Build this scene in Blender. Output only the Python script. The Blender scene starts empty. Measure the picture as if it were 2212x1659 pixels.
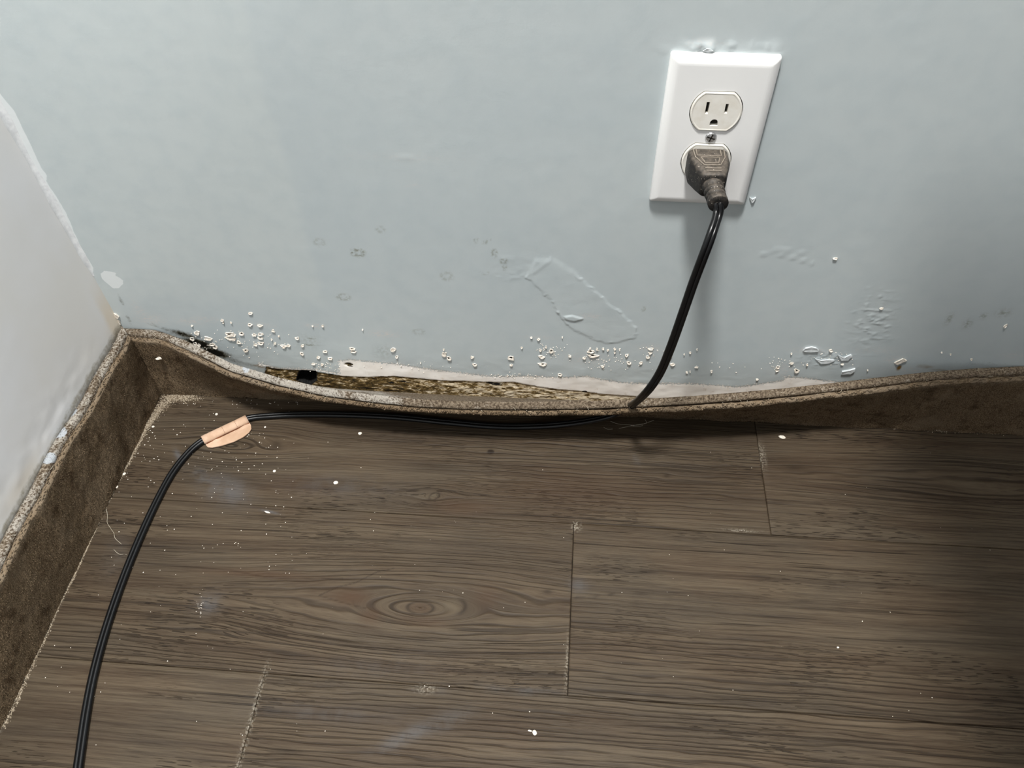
import bpy, bmesh, math, random
import numpy as np
from mathutils import Vector, Matrix

# ------------------------------------------------------------------ camera, world, lights, exposure
S = bpy.context.scene
COL = S.collection
IW, IH = 2212.0, 1659.0
CAM = np.array([0.4258186114174747, -0.5027575117647844, 0.6115583936048311])
ROT = np.array([[0.9963419454938999, 0.08165848864102537, -0.025191643104301036],
                [-0.04555388470888752, 0.7569306947469163, 0.6519054892680993],
                [-0.07230194490717612, 0.6483732062499299, -0.757881662385247]])
FPX = 1729.5037849672426

cd = bpy.data.cameras.new('camera')
cam = bpy.data.objects.new('camera', cd)
COL.objects.link(cam)
m = Matrix.Identity(4)
for i in range(3):
    m[i][0], m[i][1], m[i][2], m[i][3] = ROT[0][i], ROT[1][i], -ROT[2][i], CAM[i]
cam.matrix_world = m
cd.sensor_width = 36.0
cd.lens = FPX / IW * 36.0
cd.clip_start = 0.01
cd.dof.use_dof = True
cd.dof.focus_distance = 0.66
cd.dof.aperture_fstop = 18.0
S.camera = cam

w = bpy.data.worlds.new('world')
S.world = w
w.use_nodes = True
w.node_tree.nodes['Background'].inputs['Color'].default_value = (0.93, 0.97, 1.0, 1)
w.node_tree.nodes['Background'].inputs['Strength'].default_value = 0.24

def area_light(name, loc, target, size, power, color):
    l = bpy.data.lights.new(name, 'AREA')
    l.shape = 'DISK'
    l.size = size
    l.energy = power
    l.color = color
    o = bpy.data.objects.new(name, l)
    COL.objects.link(o)
    o.location = loc
    o.rotation_euler = (Vector(target) - Vector(loc)).to_track_quat('-Z', 'Y').to_euler()
    return o
area_light('ceiling_lamp', (0.27, -0.58, 2.35), (0.36, -0.3, 0), 0.28, 44.0, (1.0, 0.985, 0.96))
area_light('fill_light', (1.9, -1.9, 1.6), (0.1, -0.1, 0.25), 0.9, 21.0, (0.93, 0.97, 1.0))  # unseen fill added to brighten the left wall

S.view_settings.view_transform = 'Standard'
S.view_settings.look = 'None'
S.view_settings.gamma = 1.0
S.view_settings.use_curve_mapping = False
S.view_settings.exposure = 0.78

# ------------------------------------------------------------------ helpers
def ray(u, v):
    d = np.array([(u - IW / 2) / FPX, (IH / 2 - v) / FPX, 1.0])
    return ROT.T @ d
def on_plane(u, v, ax, val):
    d = ray(u, v)
    return CAM + d * (val - CAM[ax]) / d[ax]
def FL(u, v, z=0.0):
    return on_plane(u, v, 2, z)
def WL(u, v, y=0.0):
    return on_plane(u, v, 1, y)
def wxz(pts):
    return np.array([WL(u, v)[[0, 2]] for u, v in pts])
def fxy(pts):
    return np.array([FL(u, v)[:2] for u, v in pts])

rng = np.random.default_rng(7)
random.seed(7)

_perm = rng.random((256, 256))
def vnoise(x, y):
    x = np.asarray(x, float); y = np.asarray(y, float)
    xi = np.floor(x).astype(int); yi = np.floor(y).astype(int)
    fx = x - xi; fy = y - yi
    fx = fx * fx * (3 - 2 * fx); fy = fy * fy * (3 - 2 * fy)
    a = _perm[xi & 255, yi & 255]; b = _perm[(xi + 1) & 255, yi & 255]
    c = _perm[xi & 255, (yi + 1) & 255]; d = _perm[(xi + 1) & 255, (yi + 1) & 255]
    return (a * (1 - fx) + b * fx) * (1 - fy) + (c * (1 - fx) + d * fx) * fy
def fbm(x, y, o=4):
    s = 0; a = 0.5
    for k in range(o):
        s = s + a * (vnoise(x * 2 ** k + 17.3 * k, y * 2 ** k + 5.1 * k) - 0.5)
        a *= 0.5
    return s * 2
def sstep(a, b, x):
    t = np.clip((x - a) / (b - a), 0, 1)
    return t * t * (3 - 2 * t)
def poly_sd(X, Y, P):
    """signed distance to polygon, positive inside"""
    P = np.asarray(P, float)
    x = X.ravel(); y = Y.ravel()
    d = np.full(x.shape, 1e9); ins = np.zeros(x.shape, bool)
    n = len(P)
    for i in range(n):
        a = P[i]; b = P[(i + 1) % n]
        e = b - a
        t = np.clip(((x - a[0]) * e[0] + (y - a[1]) * e[1]) / (e @ e + 1e-18), 0, 1)
        dd = np.hypot(x - a[0] - t * e[0], y - a[1] - t * e[1])
        d = np.minimum(d, dd)
        c = (a[1] > y) != (b[1] > y)
        with np.errstate(divide='ignore', invalid='ignore'):
            xx = a[0] + (y - a[1]) * e[0] / (e[1] if e[1] != 0 else 1e-18)
        ins ^= c & (x < xx)
    return np.where(ins, d, -d).reshape(X.shape)
def line_d(X, Y, P):
    P = np.asarray(P, float)
    d = np.full(X.shape, 1e9)
    for a, b in zip(P[:-1], P[1:]):
        e = b - a
        t = np.clip(((X - a[0]) * e[0] + (Y - a[1]) * e[1]) / (e @ e + 1e-18), 0, 1)
        d = np.minimum(d, np.hypot(X - a[0] - t * e[0], Y - a[1] - t * e[1]))
    return d

def link(o, parent=None):
    COL.objects.link(o)
    if parent is not None:
        o.parent = parent
    return o
def mesh_obj(name, verts, faces, mat, parent=None, smooth=False, attrs=None, origin=None):
    me = bpy.data.meshes.new(name)
    V = np.asarray(verts, dtype=np.float32).reshape(-1, 3)
    o0 = np.zeros(3)
    if origin is not None:
        o0 = np.asarray(origin, float)
        V = (V - o0).astype(np.float32)
    if isinstance(faces, np.ndarray) and faces.ndim == 2:
        n, k = faces.shape
        me.vertices.add(len(V)); me.vertices.foreach_set('co', V.ravel())
        me.loops.add(n * k); me.loops.foreach_set('vertex_index', faces.astype(np.int32).ravel())
        me.polygons.add(n)
        me.polygons.foreach_set('loop_start', np.arange(0, n * k, k, dtype=np.int32))
        me.polygons.foreach_set('loop_total', np.full(n, k, dtype=np.int32))
        me.update(calc_edges=True)
    else:
        me.from_pydata([tuple(map(float, v)) for v in V], [], [tuple(f) for f in faces])
        me.update()
    me.validate()
    if smooth:
        me.polygons.foreach_set('use_smooth', np.ones(len(me.polygons), bool))
    if attrs:
        for k2, a in attrs.items():
            at = me.attributes.new(k2, 'FLOAT', 'POINT')
            at.data.foreach_set('value', np.asarray(a, dtype=np.float32).ravel())
    for mm in (mat if isinstance(mat, (list, tuple)) else [mat]):
        me.materials.append(mm)
    o = bpy.data.objects.new(name, me)
    o.location = o0 if parent is None else o0 - np.array(parent.location)
    return link(o, parent)
def bm_obj(name, bm, mat, parent=None, smooth=False):
    bmesh.ops.recalc_face_normals(bm, faces=bm.faces)
    me = bpy.data.meshes.new(name)
    bm.to_mesh(me); bm.free()
    if smooth:
        me.polygons.foreach_set('use_smooth', np.ones(len(me.polygons), bool))
    for mm in (mat if isinstance(mat, (list, tuple)) else [mat]):
        me.materials.append(mm)
    o = bpy.data.objects.new(name, me)
    return link(o, parent)
def grid_faces(nx, ny):
    i = np.arange(nx - 1)[:, None] * ny + np.arange(ny - 1)[None, :]
    return np.stack([i, i + ny, i + ny + 1, i + 1], -1).reshape(-1, 4)
def empty(name, loc):
    o = bpy.data.objects.new(name, None)
    o.empty_display_size = 0.02
    o.location = loc
    return link(o)
def tag(o, label=None, cat=None, group=None, kind=None):
    if label: o['label'] = label
    if cat: o['category'] = cat
    if group: o['group'] = group
    if kind: o['kind'] = kind
    return o

# ---- node helper
class NT:
    def __init__(s, name):
        s.m = bpy.data.materials.new(name); s.m.use_nodes = True
        s.t = s.m.node_tree; s.n = s.t.nodes
        s.b = s.n['Principled BSDF']
        s.b.inputs['Specular IOR Level'].default_value = 0.3
    def set(s, sock, v):
        if isinstance(v, bpy.types.NodeSocket): s.t.links.new(v, sock)
        elif isinstance(v, (tuple, list)) and sock.type == 'RGBA' and len(v) == 3: sock.default_value = (*v, 1)
        else: sock.default_value = v
    def math(s, op, a, b=0.0, c=0.0, clamp=False):
        n = s.n.new('ShaderNodeMath'); n.operation = op; n.use_clamp = clamp
        s.set(n.inputs[0], a); s.set(n.inputs[1], b); s.set(n.inputs[2], c)
        return n.outputs[0]
    def mix(s, f, a, b, mode='MIX'):
        n = s.n.new('ShaderNodeMix'); n.data_type = 'RGBA'; n.blend_type = mode
        s.set(n.inputs[0], f); s.set(n.inputs[6], a); s.set(n.inputs[7], b)
        return n.outputs[2]
    def noise(s, vec, scale=1.0, detail=3.0, rough=0.55, dist=0.0):
        n = s.n.new('ShaderNodeTexNoise')
        s.set(n.inputs['Vector'], vec)
        n.inputs['Scale'].default_value = scale; n.inputs['Detail'].default_value = detail
        n.inputs['Roughness'].default_value = rough; n.inputs['Distortion'].default_value = dist
        return n.outputs[0]
    def voro(s, vec, scale):
        n = s.n.new('ShaderNodeTexVoronoi'); s.set(n.inputs['Vector'], vec); n.inputs['Scale'].default_value = scale
        return n.outputs['Distance']
    def attr(s, name):
        n = s.n.new('ShaderNodeAttribute'); n.attribute_name = name
        return n.outputs['Fac']
    def pos(s):
        n = s.n.new('ShaderNodeNewGeometry'); return n.outputs['Position']
    def obj(s):
        n = s.n.new('ShaderNodeTexCoord'); return n.outputs['Object']
    def sep(s, v):
        n = s.n.new('ShaderNodeSeparateXYZ'); s.set(n.inputs[0], v); return n.outputs
    def comb(s, x, y, z):
        n = s.n.new('ShaderNodeCombineXYZ'); s.set(n.inputs[0], x); s.set(n.inputs[1], y); s.set(n.inputs[2], z)
        return n.outputs[0]
    def vmul(s, v, k):
        n = s.n.new('ShaderNodeVectorMath'); n.operation = 'MULTIPLY'; s.set(n.inputs[0], v); n.inputs[1].default_value = k
        return n.outputs[0]
    def mr(s, v, a, b, c=0.0, d=1.0, smooth=True):
        n = s.n.new('ShaderNodeMapRange'); n.interpolation_type = 'SMOOTHSTEP' if smooth else 'LINEAR'
        s.set(n.inputs[0], v)
        for i, q in enumerate((a, b, c, d)): n.inputs[i + 1].default_value = q
        return n.outputs[0]
    def ramp(s, f, stops):
        n = s.n.new('ShaderNodeValToRGB'); s.set(n.inputs[0], f)
        e = n.color_ramp.elements
        while len(e) < len(stops): e.new(0.5)
        for q, (p, c) in zip(e, stops): q.position = p; q.color = (*c, 1)
        return n.outputs[0]
    def bump(s, h, dist, strength=1.0):
        n = s.n.new('ShaderNodeBump'); n.inputs['Strength'].default_value = strength
        n.inputs['Distance'].default_value = dist; s.set(n.inputs['Height'], h)
        s.t.links.new(n.outputs[0], s.b.inputs['Normal'])
    def out(s, color, rough=0.6, spec=None):
        s.set(s.b.inputs['Base Color'], color); s.set(s.b.inputs['Roughness'], rough)
        if spec is not None: s.b.inputs['Specular IOR Level'].default_value = spec
        return s.m
def srgb(r, g, b):
    f = lambda c: (c / 255 / 12.92) if c / 255 <= 0.04045 else ((c / 255 + 0.055) / 1.055) ** 2.4
    return (f(r), f(g), f(b))

# ------------------------------------------------------------------ materials
def mat_wall():
    n = NT('blue_grey_wall_paint')
    P = n.pos()
    fine = n.noise(P, 700, 2, .6)
    mid = n.noise(P, 60, 3, .5)
    big = n.noise(P, 7, 2, .5)
    ragP = n.noise(n.vmul(P, (1, 1, 1.3)), 520, 5, .62)
    base = n.mix(n.mr(big, .3, .7), srgb(186, 195, 197), srgb(191, 199, 200))
    base = n.mix(n.math('MULTIPLY', n.attr('tone'), .55), base, srgb(196, 203, 202))
    base = n.mix(n.math('MULTIPLY', n.mr(mid, .35, .75), .25), base, srgb(172, 184, 188))
    # stains
    col = n.mix(n.math('MULTIPLY', n.attr('stain'), n.mr(n.noise(P, 350, 3, .6), .35, .62), clamp=True), base, srgb(118, 117, 100))
    col = n.mix(n.math('MULTIPLY', n.attr('smudge'), n.mr(n.noise(n.vmul(P, (1, 1, 2.2)), 260, 4, .65), .38, .66), clamp=True), col, srgb(205, 200, 196))
    gr = n.math('ADD', n.attr('grime'), n.math('MULTIPLY', n.math('SUBTRACT', n.noise(P, 300, 4, .7), .5), 1.1))
    col = n.mix(n.mr(gr, .25, 1.0), col, srgb(84, 80, 66))
    col = n.mix(n.mr(gr, .82, 1.05), col, srgb(22, 20, 14))
    col = n.mix(n.mr(n.math('ADD', n.attr('orange'), n.math('MULTIPLY', n.math('SUBTRACT', mid, .5), 1.2)), .3, .9), col, srgb(128, 98, 52))
    # small white spatter where the paint has popped
    sp = n.math('MULTIPLY', n.attr('spatter'), n.mr(n.noise(n.vmul(P, (.75, 1, 1.3)), 520, 2, .5), .66, .72))
    col = n.mix(sp, col, srgb(224, 222, 214))
    # exposed white primer
    pm = n.mr(n.math('ADD', n.attr('primer'), n.math('MULTIPLY', n.math('SUBTRACT', ragP, .5), 20.0)), -.12, .12)
    pw = n.mix(n.mr(mid, .35, .75), srgb(250, 246, 240), srgb(242, 236, 228))
    pw = n.mix(n.math('MULTIPLY', n.mr(n.noise(P, 90, 4, .7), .58, .75), .5), pw, srgb(180, 160, 130))
    col = n.mix(pm, col, pw)
    wm = n.mr(n.math('ADD', n.attr('white'), n.math('MULTIPLY', n.math('SUBTRACT', n.noise(n.vmul(P, (1, 1, .5)), 300, 4, .65), .5), 2.0)), -.35, .35)
    col = n.mix(n.math('MULTIPLY', wm, .85), col, srgb(226, 230, 230))
    # mould and rotten plaster above the gap
    st = n.vmul(P, (.5, 1, 1.4))
    n1 = n.noise(st, 210, 5, .68); n2 = n.noise(n.vmul(P, (.7, 1, 1.6)), 620, 3, .6)
    md = n.math('ADD', n.attr('mould'), n.math('MULTIPLY', n.math('SUBTRACT', n1, .5), 9.0))
    mm = n.mr(md, -.1, .25)
    dens = n.math('ADD', n.math('ADD', n.math('MULTIPLY_ADD', n1, 2.2, -.62), n.math('MULTIPLY', n.math('SUBTRACT', n2, .5), .8)), n.attr('mdens'))
    mcol = n.ramp(dens, [(.22, srgb(226, 212, 186)), (.40, srgb(196, 176, 138)), (.46, srgb(124, 100, 58)), (.66, srgb(92, 74, 38)), (.92, srgb(40, 31, 14))])
    col = n.mix(mm, col, mcol)
    bl = n.mr(n.math('ADD', n.attr('black'), n.math('MULTIPLY', n.math('SUBTRACT', n2, .5), 2.4)), -.1, .3)
    col = n.mix(bl, col, srgb(14, 14, 13))
    h = n.math('ADD', n.math('MULTIPLY', fine, .10), n.math('MULTIPLY', mid, .5))
    h = n.math('ADD', h, n.math('MULTIPLY', pm, -.35))
    h = n.math('ADD', h, n.math('MULTIPLY', n.math('MULTIPLY', mm, n2), 1.6))
    h = n.math('ADD', h, n.math('MULTIPLY', sp, 0.7))
    n.bump(h, .0006, .8)
    rough = n.math('ADD', .42, n.math('MULTIPLY', n.math('MAXIMUM', mm, pm), .4))
    return n.out(col, rough, .35)

def mat_leftwall():
    n = NT('white_wall_paint')
    P = n.pos()
    col = n.mix(n.mr(n.noise(P, 9, 3, .5), .3, .7), srgb(229, 227, 223), srgb(233, 233, 234))
    col = n.mix(n.math('MULTIPLY', n.attr('cream'), .9), col, srgb(226, 214, 196))
    g = n.math('ADD', n.attr('foot_tan'), n.math('MULTIPLY', n.math('SUBTRACT', n.noise(P, 120, 4, .7), .5), 1.2))
    col = n.mix(n.mr(g, .45, 1.3), col, srgb(150, 140, 118))
    n.bump(n.math('ADD', n.noise(P, 60, 4, .6), n.math('MULTIPLY', n.noise(P, 12, 2, .5), 1.0)), .0006, .25)
    return n.out(col, .5)

def mat_plank():
    n = NT('weathered_grey_brown_vinyl_plank')
    x = n.attr('gx'); g = n.attr('gy'); sd = n.attr('seed')
    def N(sx, sg, det=3, r=.55, off=0.0):
        return n.noise(n.comb(n.math('MULTIPLY', x, sx), n.math('MULTIPLY', g, sg), n.math('ADD', sd, off)), 1.0, det, r)
    f1 = N(22, 560, 3, .6)
    f2 = N(70, 1900, 2, .6, 3)
    band = N(2.2, 120, 3, .55, 7)
    line = N(5, 330, 2, .5, 11)
    mott = N(9, 26, 3, .55, 21)
    dash = N(75, 1050, 1, .5, 31)
    v = n.math('ADD', n.math('MULTIPLY', band, .50), n.math('ADD', n.math('MULTIPLY', f1, .42), n.math('MULTIPLY', f2, .22)))
    col = n.ramp(v, [(.40, srgb(78, 66, 54)), (.52, srgb(110, 97, 82)), (.62, srgb(132, 119, 102)), (.74, srgb(150, 137, 119))])
    col = n.mix(n.mr(mott, .40, .70, 0, .30), col, n.mix(.5, col, srgb(112, 82, 58)))
    col = n.mix(n.mr(mott, .60, .30, 0, .30), col, srgb(104, 98, 90))
    col = n.mix(n.mr(N(4, 14, 2, .5, 41), .45, .75, 0, .35), col, srgb(78, 63, 50))
    # long dark grain lines, stronger where 'ring' is set around knots
    lm = n.math('MULTIPLY', n.mr(line, .60, .66), n.mr(N(3, 30, 2, .5, 51), .38, .62, .15, .95))
    rg = n.math('ABSOLUTE', n.math('SUBTRACT', n.math('FRACT', n.math('ADD', n.math('MULTIPLY', g, 235), n.math('MULTIPLY', N(12, 90, 2, .5, 61), 2.2))), .5))
    rl = n.math('MULTIPLY', n.mr(rg, .19, .04, 0, 1), n.math('MULTIPLY', n.attr('ring'), n.mr(N(9, 60, 2, .5, 71), .32, .46)))
    dm = n.math('MULTIPLY', n.mr(dash, .60, .67), n.mr(N(7, 22, 2, .5, 81), .50, .64))
    dark = n.math('MAXIMUM', n.math('MAXIMUM', lm, n.math('MULTIPLY', rl, .9)), dm)
    col = n.mix(n.math('MULTIPLY', dark, .78), col, srgb(48, 38, 30))
    col = n.mix(n.math('MULTIPLY', n.attr('knot'), 1.0, clamp=True), col, srgb(50, 40, 31))
    col = n.mix(n.attr('pale'), col, srgb(150, 140, 122))
    col = n.mix(n.math('MULTIPLY', n.attr('rust'), .6), col, srgb(112, 80, 56))
    P = n.pos()
    sm = n.math('MULTIPLY', n.attr('smear'), n.mr(n.noise(n.vmul(P, (1, 1, 1)), 60, 4, .65), .28, .62))
    col = n.mix(n.math('MULTIPLY', sm, .75, clamp=True), col, srgb(142, 146, 156))
    col = n.mix(1.0, col, (.330, .305, .268), 'MULTIPLY')
    col = n.mix(n.mr(n.noise(n.comb(sd, 0.0, 0.0), 3.7, 0, .5), .3, .7, 0, .16), col, srgb(70, 58, 44), 'MIX')
    cr = n.math('MULTIPLY', n.attr('crust'), n.mr(n.noise(P, 500, 3, .6), .45, .6))
    col = n.mix(cr, col, srgb(178, 170, 154))
    h = n.math('ADD', n.math('MULTIPLY', f1, .9), n.math('MULTIPLY', f2, .35))
    h = n.math('SUBTRACT', h, n.math('MULTIPLY', dark, 1.1))
    n.bump(h, .00055, .9)
    rough = n.math('ADD', .48, n.math('MULTIPLY', f1, .22))
    return n.out(col, rough, .18)

def mat_simple(name, c1, c2, scale, rough=.6, bump=.0004, spec=.3, detail=4, lo=.35, hi=.65, metallic=0):
    n = NT(name)
    P = n.obj()
    f = n.noise(P, scale, detail, .6)
    n.bump(f, bump, .7)
    n.b.inputs['Metallic'].default_value = metallic
    return n.out(n.mix(n.mr(f, lo, hi), srgb(*c1), srgb(*c2)), rough, spec)

def mat_backing():
    n = NT('dusty_carpet_backing')
    P = n.pos()
    a = n.noise(P, 520, 4, .7); b = n.noise(P, 45, 3, .6)
    col = n.mix(n.mr(a, .35, .62), srgb(74, 62, 50), srgb(136, 122, 104))
    col = n.mix(n.mr(n.math('ADD', n.math('ADD', b, n.math('MULTIPLY', n.math('SUBTRACT', a, .5), 1.2)), n.math('MULTIPLY', n.attr('dusty'), .35)), .55, .86, 0, .8), col, srgb(182, 176, 166))
    col = n.mix(n.math('MULTIPLY', n.mr(n.math('ADD', n.attr('paint'), n.math('MULTIPLY', n.math('SUBTRACT', a, .5), .5)), .45, .6), 1.0), col, srgb(178, 182, 186))
    col = n.mix(n.mr(n.noise(P, 900, 2, .6), .62, .7), col, srgb(60, 48, 36))
    n.bump(n.math('ADD', a, n.noise(P, 1400, 2, .6)), .0012, 1.0)
    return n.out(col, .95, .1)
def mat_pile():
    n = NT('brown_carpet_pile')
    P = n.pos()
    a = n.noise(P, 900, 3, .7); b = n.noise(P, 60, 4, .65)
    col = n.mix(n.mr(a, .3, .7), srgb(82, 67, 50), srgb(128, 110, 88))
    col = n.mix(n.mr(b, .50, .70, 0, .75), col, srgb(68, 53, 38))
    col = n.mix(n.mr(n.noise(P, 24, 3, .6), .52, .68, 0, .5), col, srgb(132, 115, 94))
    col = n.mix(n.math('MULTIPLY', n.attr('fray'), n.mr(b, .35, .6, .15, .85)), col, srgb(138, 124, 106))
    n.bump(a, .0008, 1.0)
    return n.out(col, 1.0, .05)

def mat_plug():
    n = NT('dusty_black_moulded_plastic')
    P = n.obj()
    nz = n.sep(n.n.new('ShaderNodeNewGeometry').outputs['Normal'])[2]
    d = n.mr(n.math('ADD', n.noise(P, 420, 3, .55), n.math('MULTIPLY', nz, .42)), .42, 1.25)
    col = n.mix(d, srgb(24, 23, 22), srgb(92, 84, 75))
    col = n.mix(n.math('MULTIPLY', n.attr('ridge'), .75), col, srgb(140, 130, 117))
    col = n.mix(n.mr(n.noise(P, 900, 2, .5), .68, .74, 0, .8), col, srgb(200, 190, 176))
    n.bump(n.noise(P, 500, 3, .6), .0002, .5)
    return n.out(col, .6, .35)

M = {}
M['wall'] = mat_wall(); M['left'] = mat_leftwall(); M['plank'] = mat_plank()
M['backing'] = mat_backing(); M['pile'] = mat_pile(); M['plug'] = mat_plug()
M['sub'] = mat_simple('dark_subfloor', (40, 34, 28), (54, 46, 38), 60, .9)
M['chip'] = mat_simple('white_plaster', (226, 220, 210), (198, 188, 174), 500, .7, .0003)
M['chiplight'] = mat_simple('pale_paint_flake', (206, 210, 211), (190, 195, 197), 500, .5, .0002)
M['hole'] = mat_simple('recess_shade', (22, 20, 17), (40, 36, 30), 500, .9)  # near-black colour standing in for shade inside recesses
M['cavity'] = mat_simple('mouldy_cavity', (12, 12, 11), (26, 25, 22), 300, .95)
M['plate'] = mat_simple('white_plastic', (236, 236, 234), (233, 233, 232), 8, .28, .00005, .5)
M['recept'] = mat_simple('ivory_white_plastic', (232, 229, 221), (222, 217, 206), 90, .38, .0001, .45)
M['screw'] = mat_simple('paint_flecked_steel', (150, 150, 150), (205, 205, 205), 900, .35, .0002, .5, metallic=.7)
M['cable'] = mat_simple('black_pvc', (10, 10, 11), (14, 15, 16), 60, .30, .00015, .35)
M['tape'] = mat_simple('aged_peach_tape', (198, 168, 144), (182, 150, 124), 70, .7, .0002, .2)
M['tapeedge'] = mat_simple('dirty_tape_edge', (120, 66, 30), (84, 44, 20), 90, .8)
M['residue'] = mat_simple('pale_dust_residue', (172, 160, 141), (114, 100, 82), 700, 1.0, .0008, .05)
M['dust'] = mat_simple('plaster_dust', (238, 232, 222), (200, 190, 174), 900, .8)
M['fibre'] = mat_simple('pale_fibre', (196, 188, 170), (170, 160, 140), 100, .6)
M['rubble'] = mat_simple('crumbled_plaster', (216, 202, 176), (120, 98, 62), 330, .9, .0005, .1, lo=.5, hi=.62)
M['caulk'] = mat_simple('white_caulk', (224, 226, 226), (210, 212, 213), 200, .5)

# ------------------------------------------------------------------ back wall
xs = np.concatenate([[-0.02, -0.01], np.arange(0, .90, .001), np.arange(.905, 1.7, .03)])
zs = np.concatenate([np.arange(0.0, .165, .001), np.arange(.165, .42, .0025), np.linspace(.43, 2.4, 12)])
X, Z = np.meshgrid(xs, zs, indexing='ij')
Y = np.zeros_like(X)
mmX, mmZ = X * 1000, Z * 1000
top_pr = [(732, 780), (760, 777), (800, 782), (850, 786), (900, 793), (940, 799), (1000, 806), (1050, 812), (1100, 814),
          (1140, 812), (1170, 814), (1220, 815), (1270, 813), (1300, 820), (1340, 826), (1400, 829), (1450, 828), (1500, 829),
          (1560, 833), (1590, 836), (1625, 832), (1660, 827), (1692, 822), (1697, 814), (1740, 817), (1780, 822), (1830, 827), (1900, 829)]
bot_pr = [(1900, 870), (1400, 890), (1000, 890), (731, 830)]
a_primer = poly_sd(X, Z, wxz(top_pr + bot_pr)) * 1000
# thin torn white rim left of the primer strip
rim = [(560, 786), (600, 797), (650, 799), (690, 800), (732, 808)]
a_primer = np.maximum(a_primer, 1.0 - line_d(X, Z, wxz(rim)) * 1000)
top_m = [(575, 792), (600, 798), (650, 801), (700, 806), (740, 813), (790, 815), (850, 813), (900, 818), (960, 823), (1000, 824), (1045, 826),
         (1110, 826), (1150, 834), (1200, 841), (1255, 846), (1300, 852), (1370, 857), (1420, 862)]
bot_m = [(1420, 900), (1000, 900), (560, 860)]
a_mould = poly_sd(X, Z, wxz(top_m + bot_m)) * 1000
zbr = .0
xm = X
a_mdens = .12 - .26 * sstep(.22, .36, xm) - .12 * sstep(.40, .46, xm) + .05 * sstep(.012, .002, Z) \
          - .22 * sstep(.0045, .0005, Z) * sstep(.20, .27, xm) + .28 * np.exp(-((Z - (.0065 - .006 * sstep(.2, .33, xm))) / .0009) ** 2) * sstep(.18, .22, xm)
a_mould = np.maximum(a_mould, 2.2 - np.hypot((X - WL(752, 788)[0]) * 1000 * .55, (Z - WL(752, 788)[2]) * 1000 * .8))
a_mdens = a_mdens + .22 * (np.hypot(X - WL(752, 788)[0], Z - WL(752, 788)[2]) < .008)
a_black = np.full(X.shape, -9.0)
for (u, v, a, b) in [(1065, 829, 9, 1.3), (1263, 846, 3.0, 1.2), (1072, 832, 6, 1.8), (870, 826, 4, 1.0), (845, 828, 3, 1.6)]:
    p = WL(u, v)
    a_black = np.maximum(a_black, (1 - np.hypot((X - p[0]) * 1000 / a, (Z - p[2]) * 1000 / b)) * 1.6)
def gauss(u, v, a, b, ang=0.0):
    p = WL(u, v)
    dx = (X - p[0]) * 1000; dz = (Z - p[2]) * 1000
    c, s_ = math.cos(ang), math.sin(ang)
    dx, dz = dx * c + dz * s_, -dx * s_ + dz * c
    return np.exp(-(dx / a) ** 2 - (dz / b) ** 2)
def ringg(u, v, a, b, wd=.35):
    p = WL(u, v)
    r = np.hypot((X - p[0]) * 1000 / a, (Z - p[2]) * 1000 / b)
    return np.exp(-((r - .75) / wd) ** 2)
a_stain = np.zeros_like(X)
for (u, v, a, b, k) in [(773, 546, 6, 4, .85), (742, 642, 6, 4, .55), (965, 597, 5.5, 5, .35), (1068, 547, 2.5, 4, .6), (1047, 523, 2, 1.6, .7),
                        (1056, 519, 1.5, 1.5, .7), (1028, 519, 2, 2, .5), (1088, 564, 3, 2.5, .7), (1090, 578, 2, 2.5, .6), (1046, 590, 4, 2, .4),
                        (822, 496, 4, 3, .35), (690, 524, 5, 4, .3), (905, 717, 6, 4, .3), (1390, 668, 1.5, 3, .6)]:
    a_stain = np.maximum(a_stain, k * ringg(u, v, a, b))
for (u, v, a, b, k) in [(2050, 690, 2.5, 6, .6), (2090, 700, 3, 5, .7), (2125, 683, 3, 3, .6), (2168, 676, 5, 4, .6), (832, 760, 10, 8, .30), (665, 745, 9, 1.2, .9), (670, 731, 6, .8, .8), (665, 738, 12, 9, .25)]:
    a_stain = np.maximum(a_stain, k * gauss(u, v, a, b))
a_smudge = np.zeros_like(X)
for (u, v, a, b, k) in [(325, 690, 14, 6, .8), (410, 695, 12, 4, .9), (440, 690, 14, 4, .7), (682, 704, 9, 3, .9), (830, 722, 13, 4, .95), (560, 702, 14, 3, .7),
                        (1170, 729, 14, 2, .6), (1270, 775, 24, 10, .45), (1405, 752, 10, 5, .7), (1275, 682, 9, 3, .7), (1750, 757, 14, 4, .7), (1900, 757, 30, 4, .35),
                        (2190, 768, 8, 3, .5), (300, 672, 5, 12, .6), (1930, 778, 8, 6, .6), (1690, 800, 10, 10, .5), (1520, 92, 12, 3, .5), (860, 340, 40, 3, .25),
                        (895, 400, 6, 2, .4), (1965, 800, 20, 4, .5)]:
    a_smudge = np.maximum(a_smudge, k * gauss(u, v, a, b))
a_grime = np.zeros_like(X)
for (u, v, a, b, k) in [(395, 722, 16, 5, 1.0), (430, 742, 17, 7, 1.35), (465, 762, 17, 7, 1.3), (500, 778, 18, 6, .6), (360, 712, 10, 4, .6), (545, 790, 16, 4, .5),
                        (335, 703, 10, 4, .5), (262, 650, 2.5, 10, .6), (278, 690, 3, 8, .55), (590, 795, 12, 2.5, .55), (1850, 827, 30, 2.5, .5), (2120, 785, 30, 4, .4), (1400, 700, 60, 60, .04)]:
    a_grime = np.maximum(a_grime, k * gauss(u, v, a, b, .0 if v < 700 or u > 700 else -.35))
a_orange = np.zeros_like(X)
for (u, v, a, b, k) in [(1942, 794, 2.6, 5, 1.0), (2000, 792, 12, 5, .45), (2030, 800, 16, 3, .5), (1900, 816, 20, 2.5, .5), (560, 790, 12, 3, .6), (575, 793, 14, 3, .6)]:
    a_orange = np.maximum(a_orange, k * gauss(u, v, a, b))
a_tone = sstep(.2110, .2000, X + .0015 * fbm(Z * 40, X * 0 + 3)) * sstep(.105, .135, Z)
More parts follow.
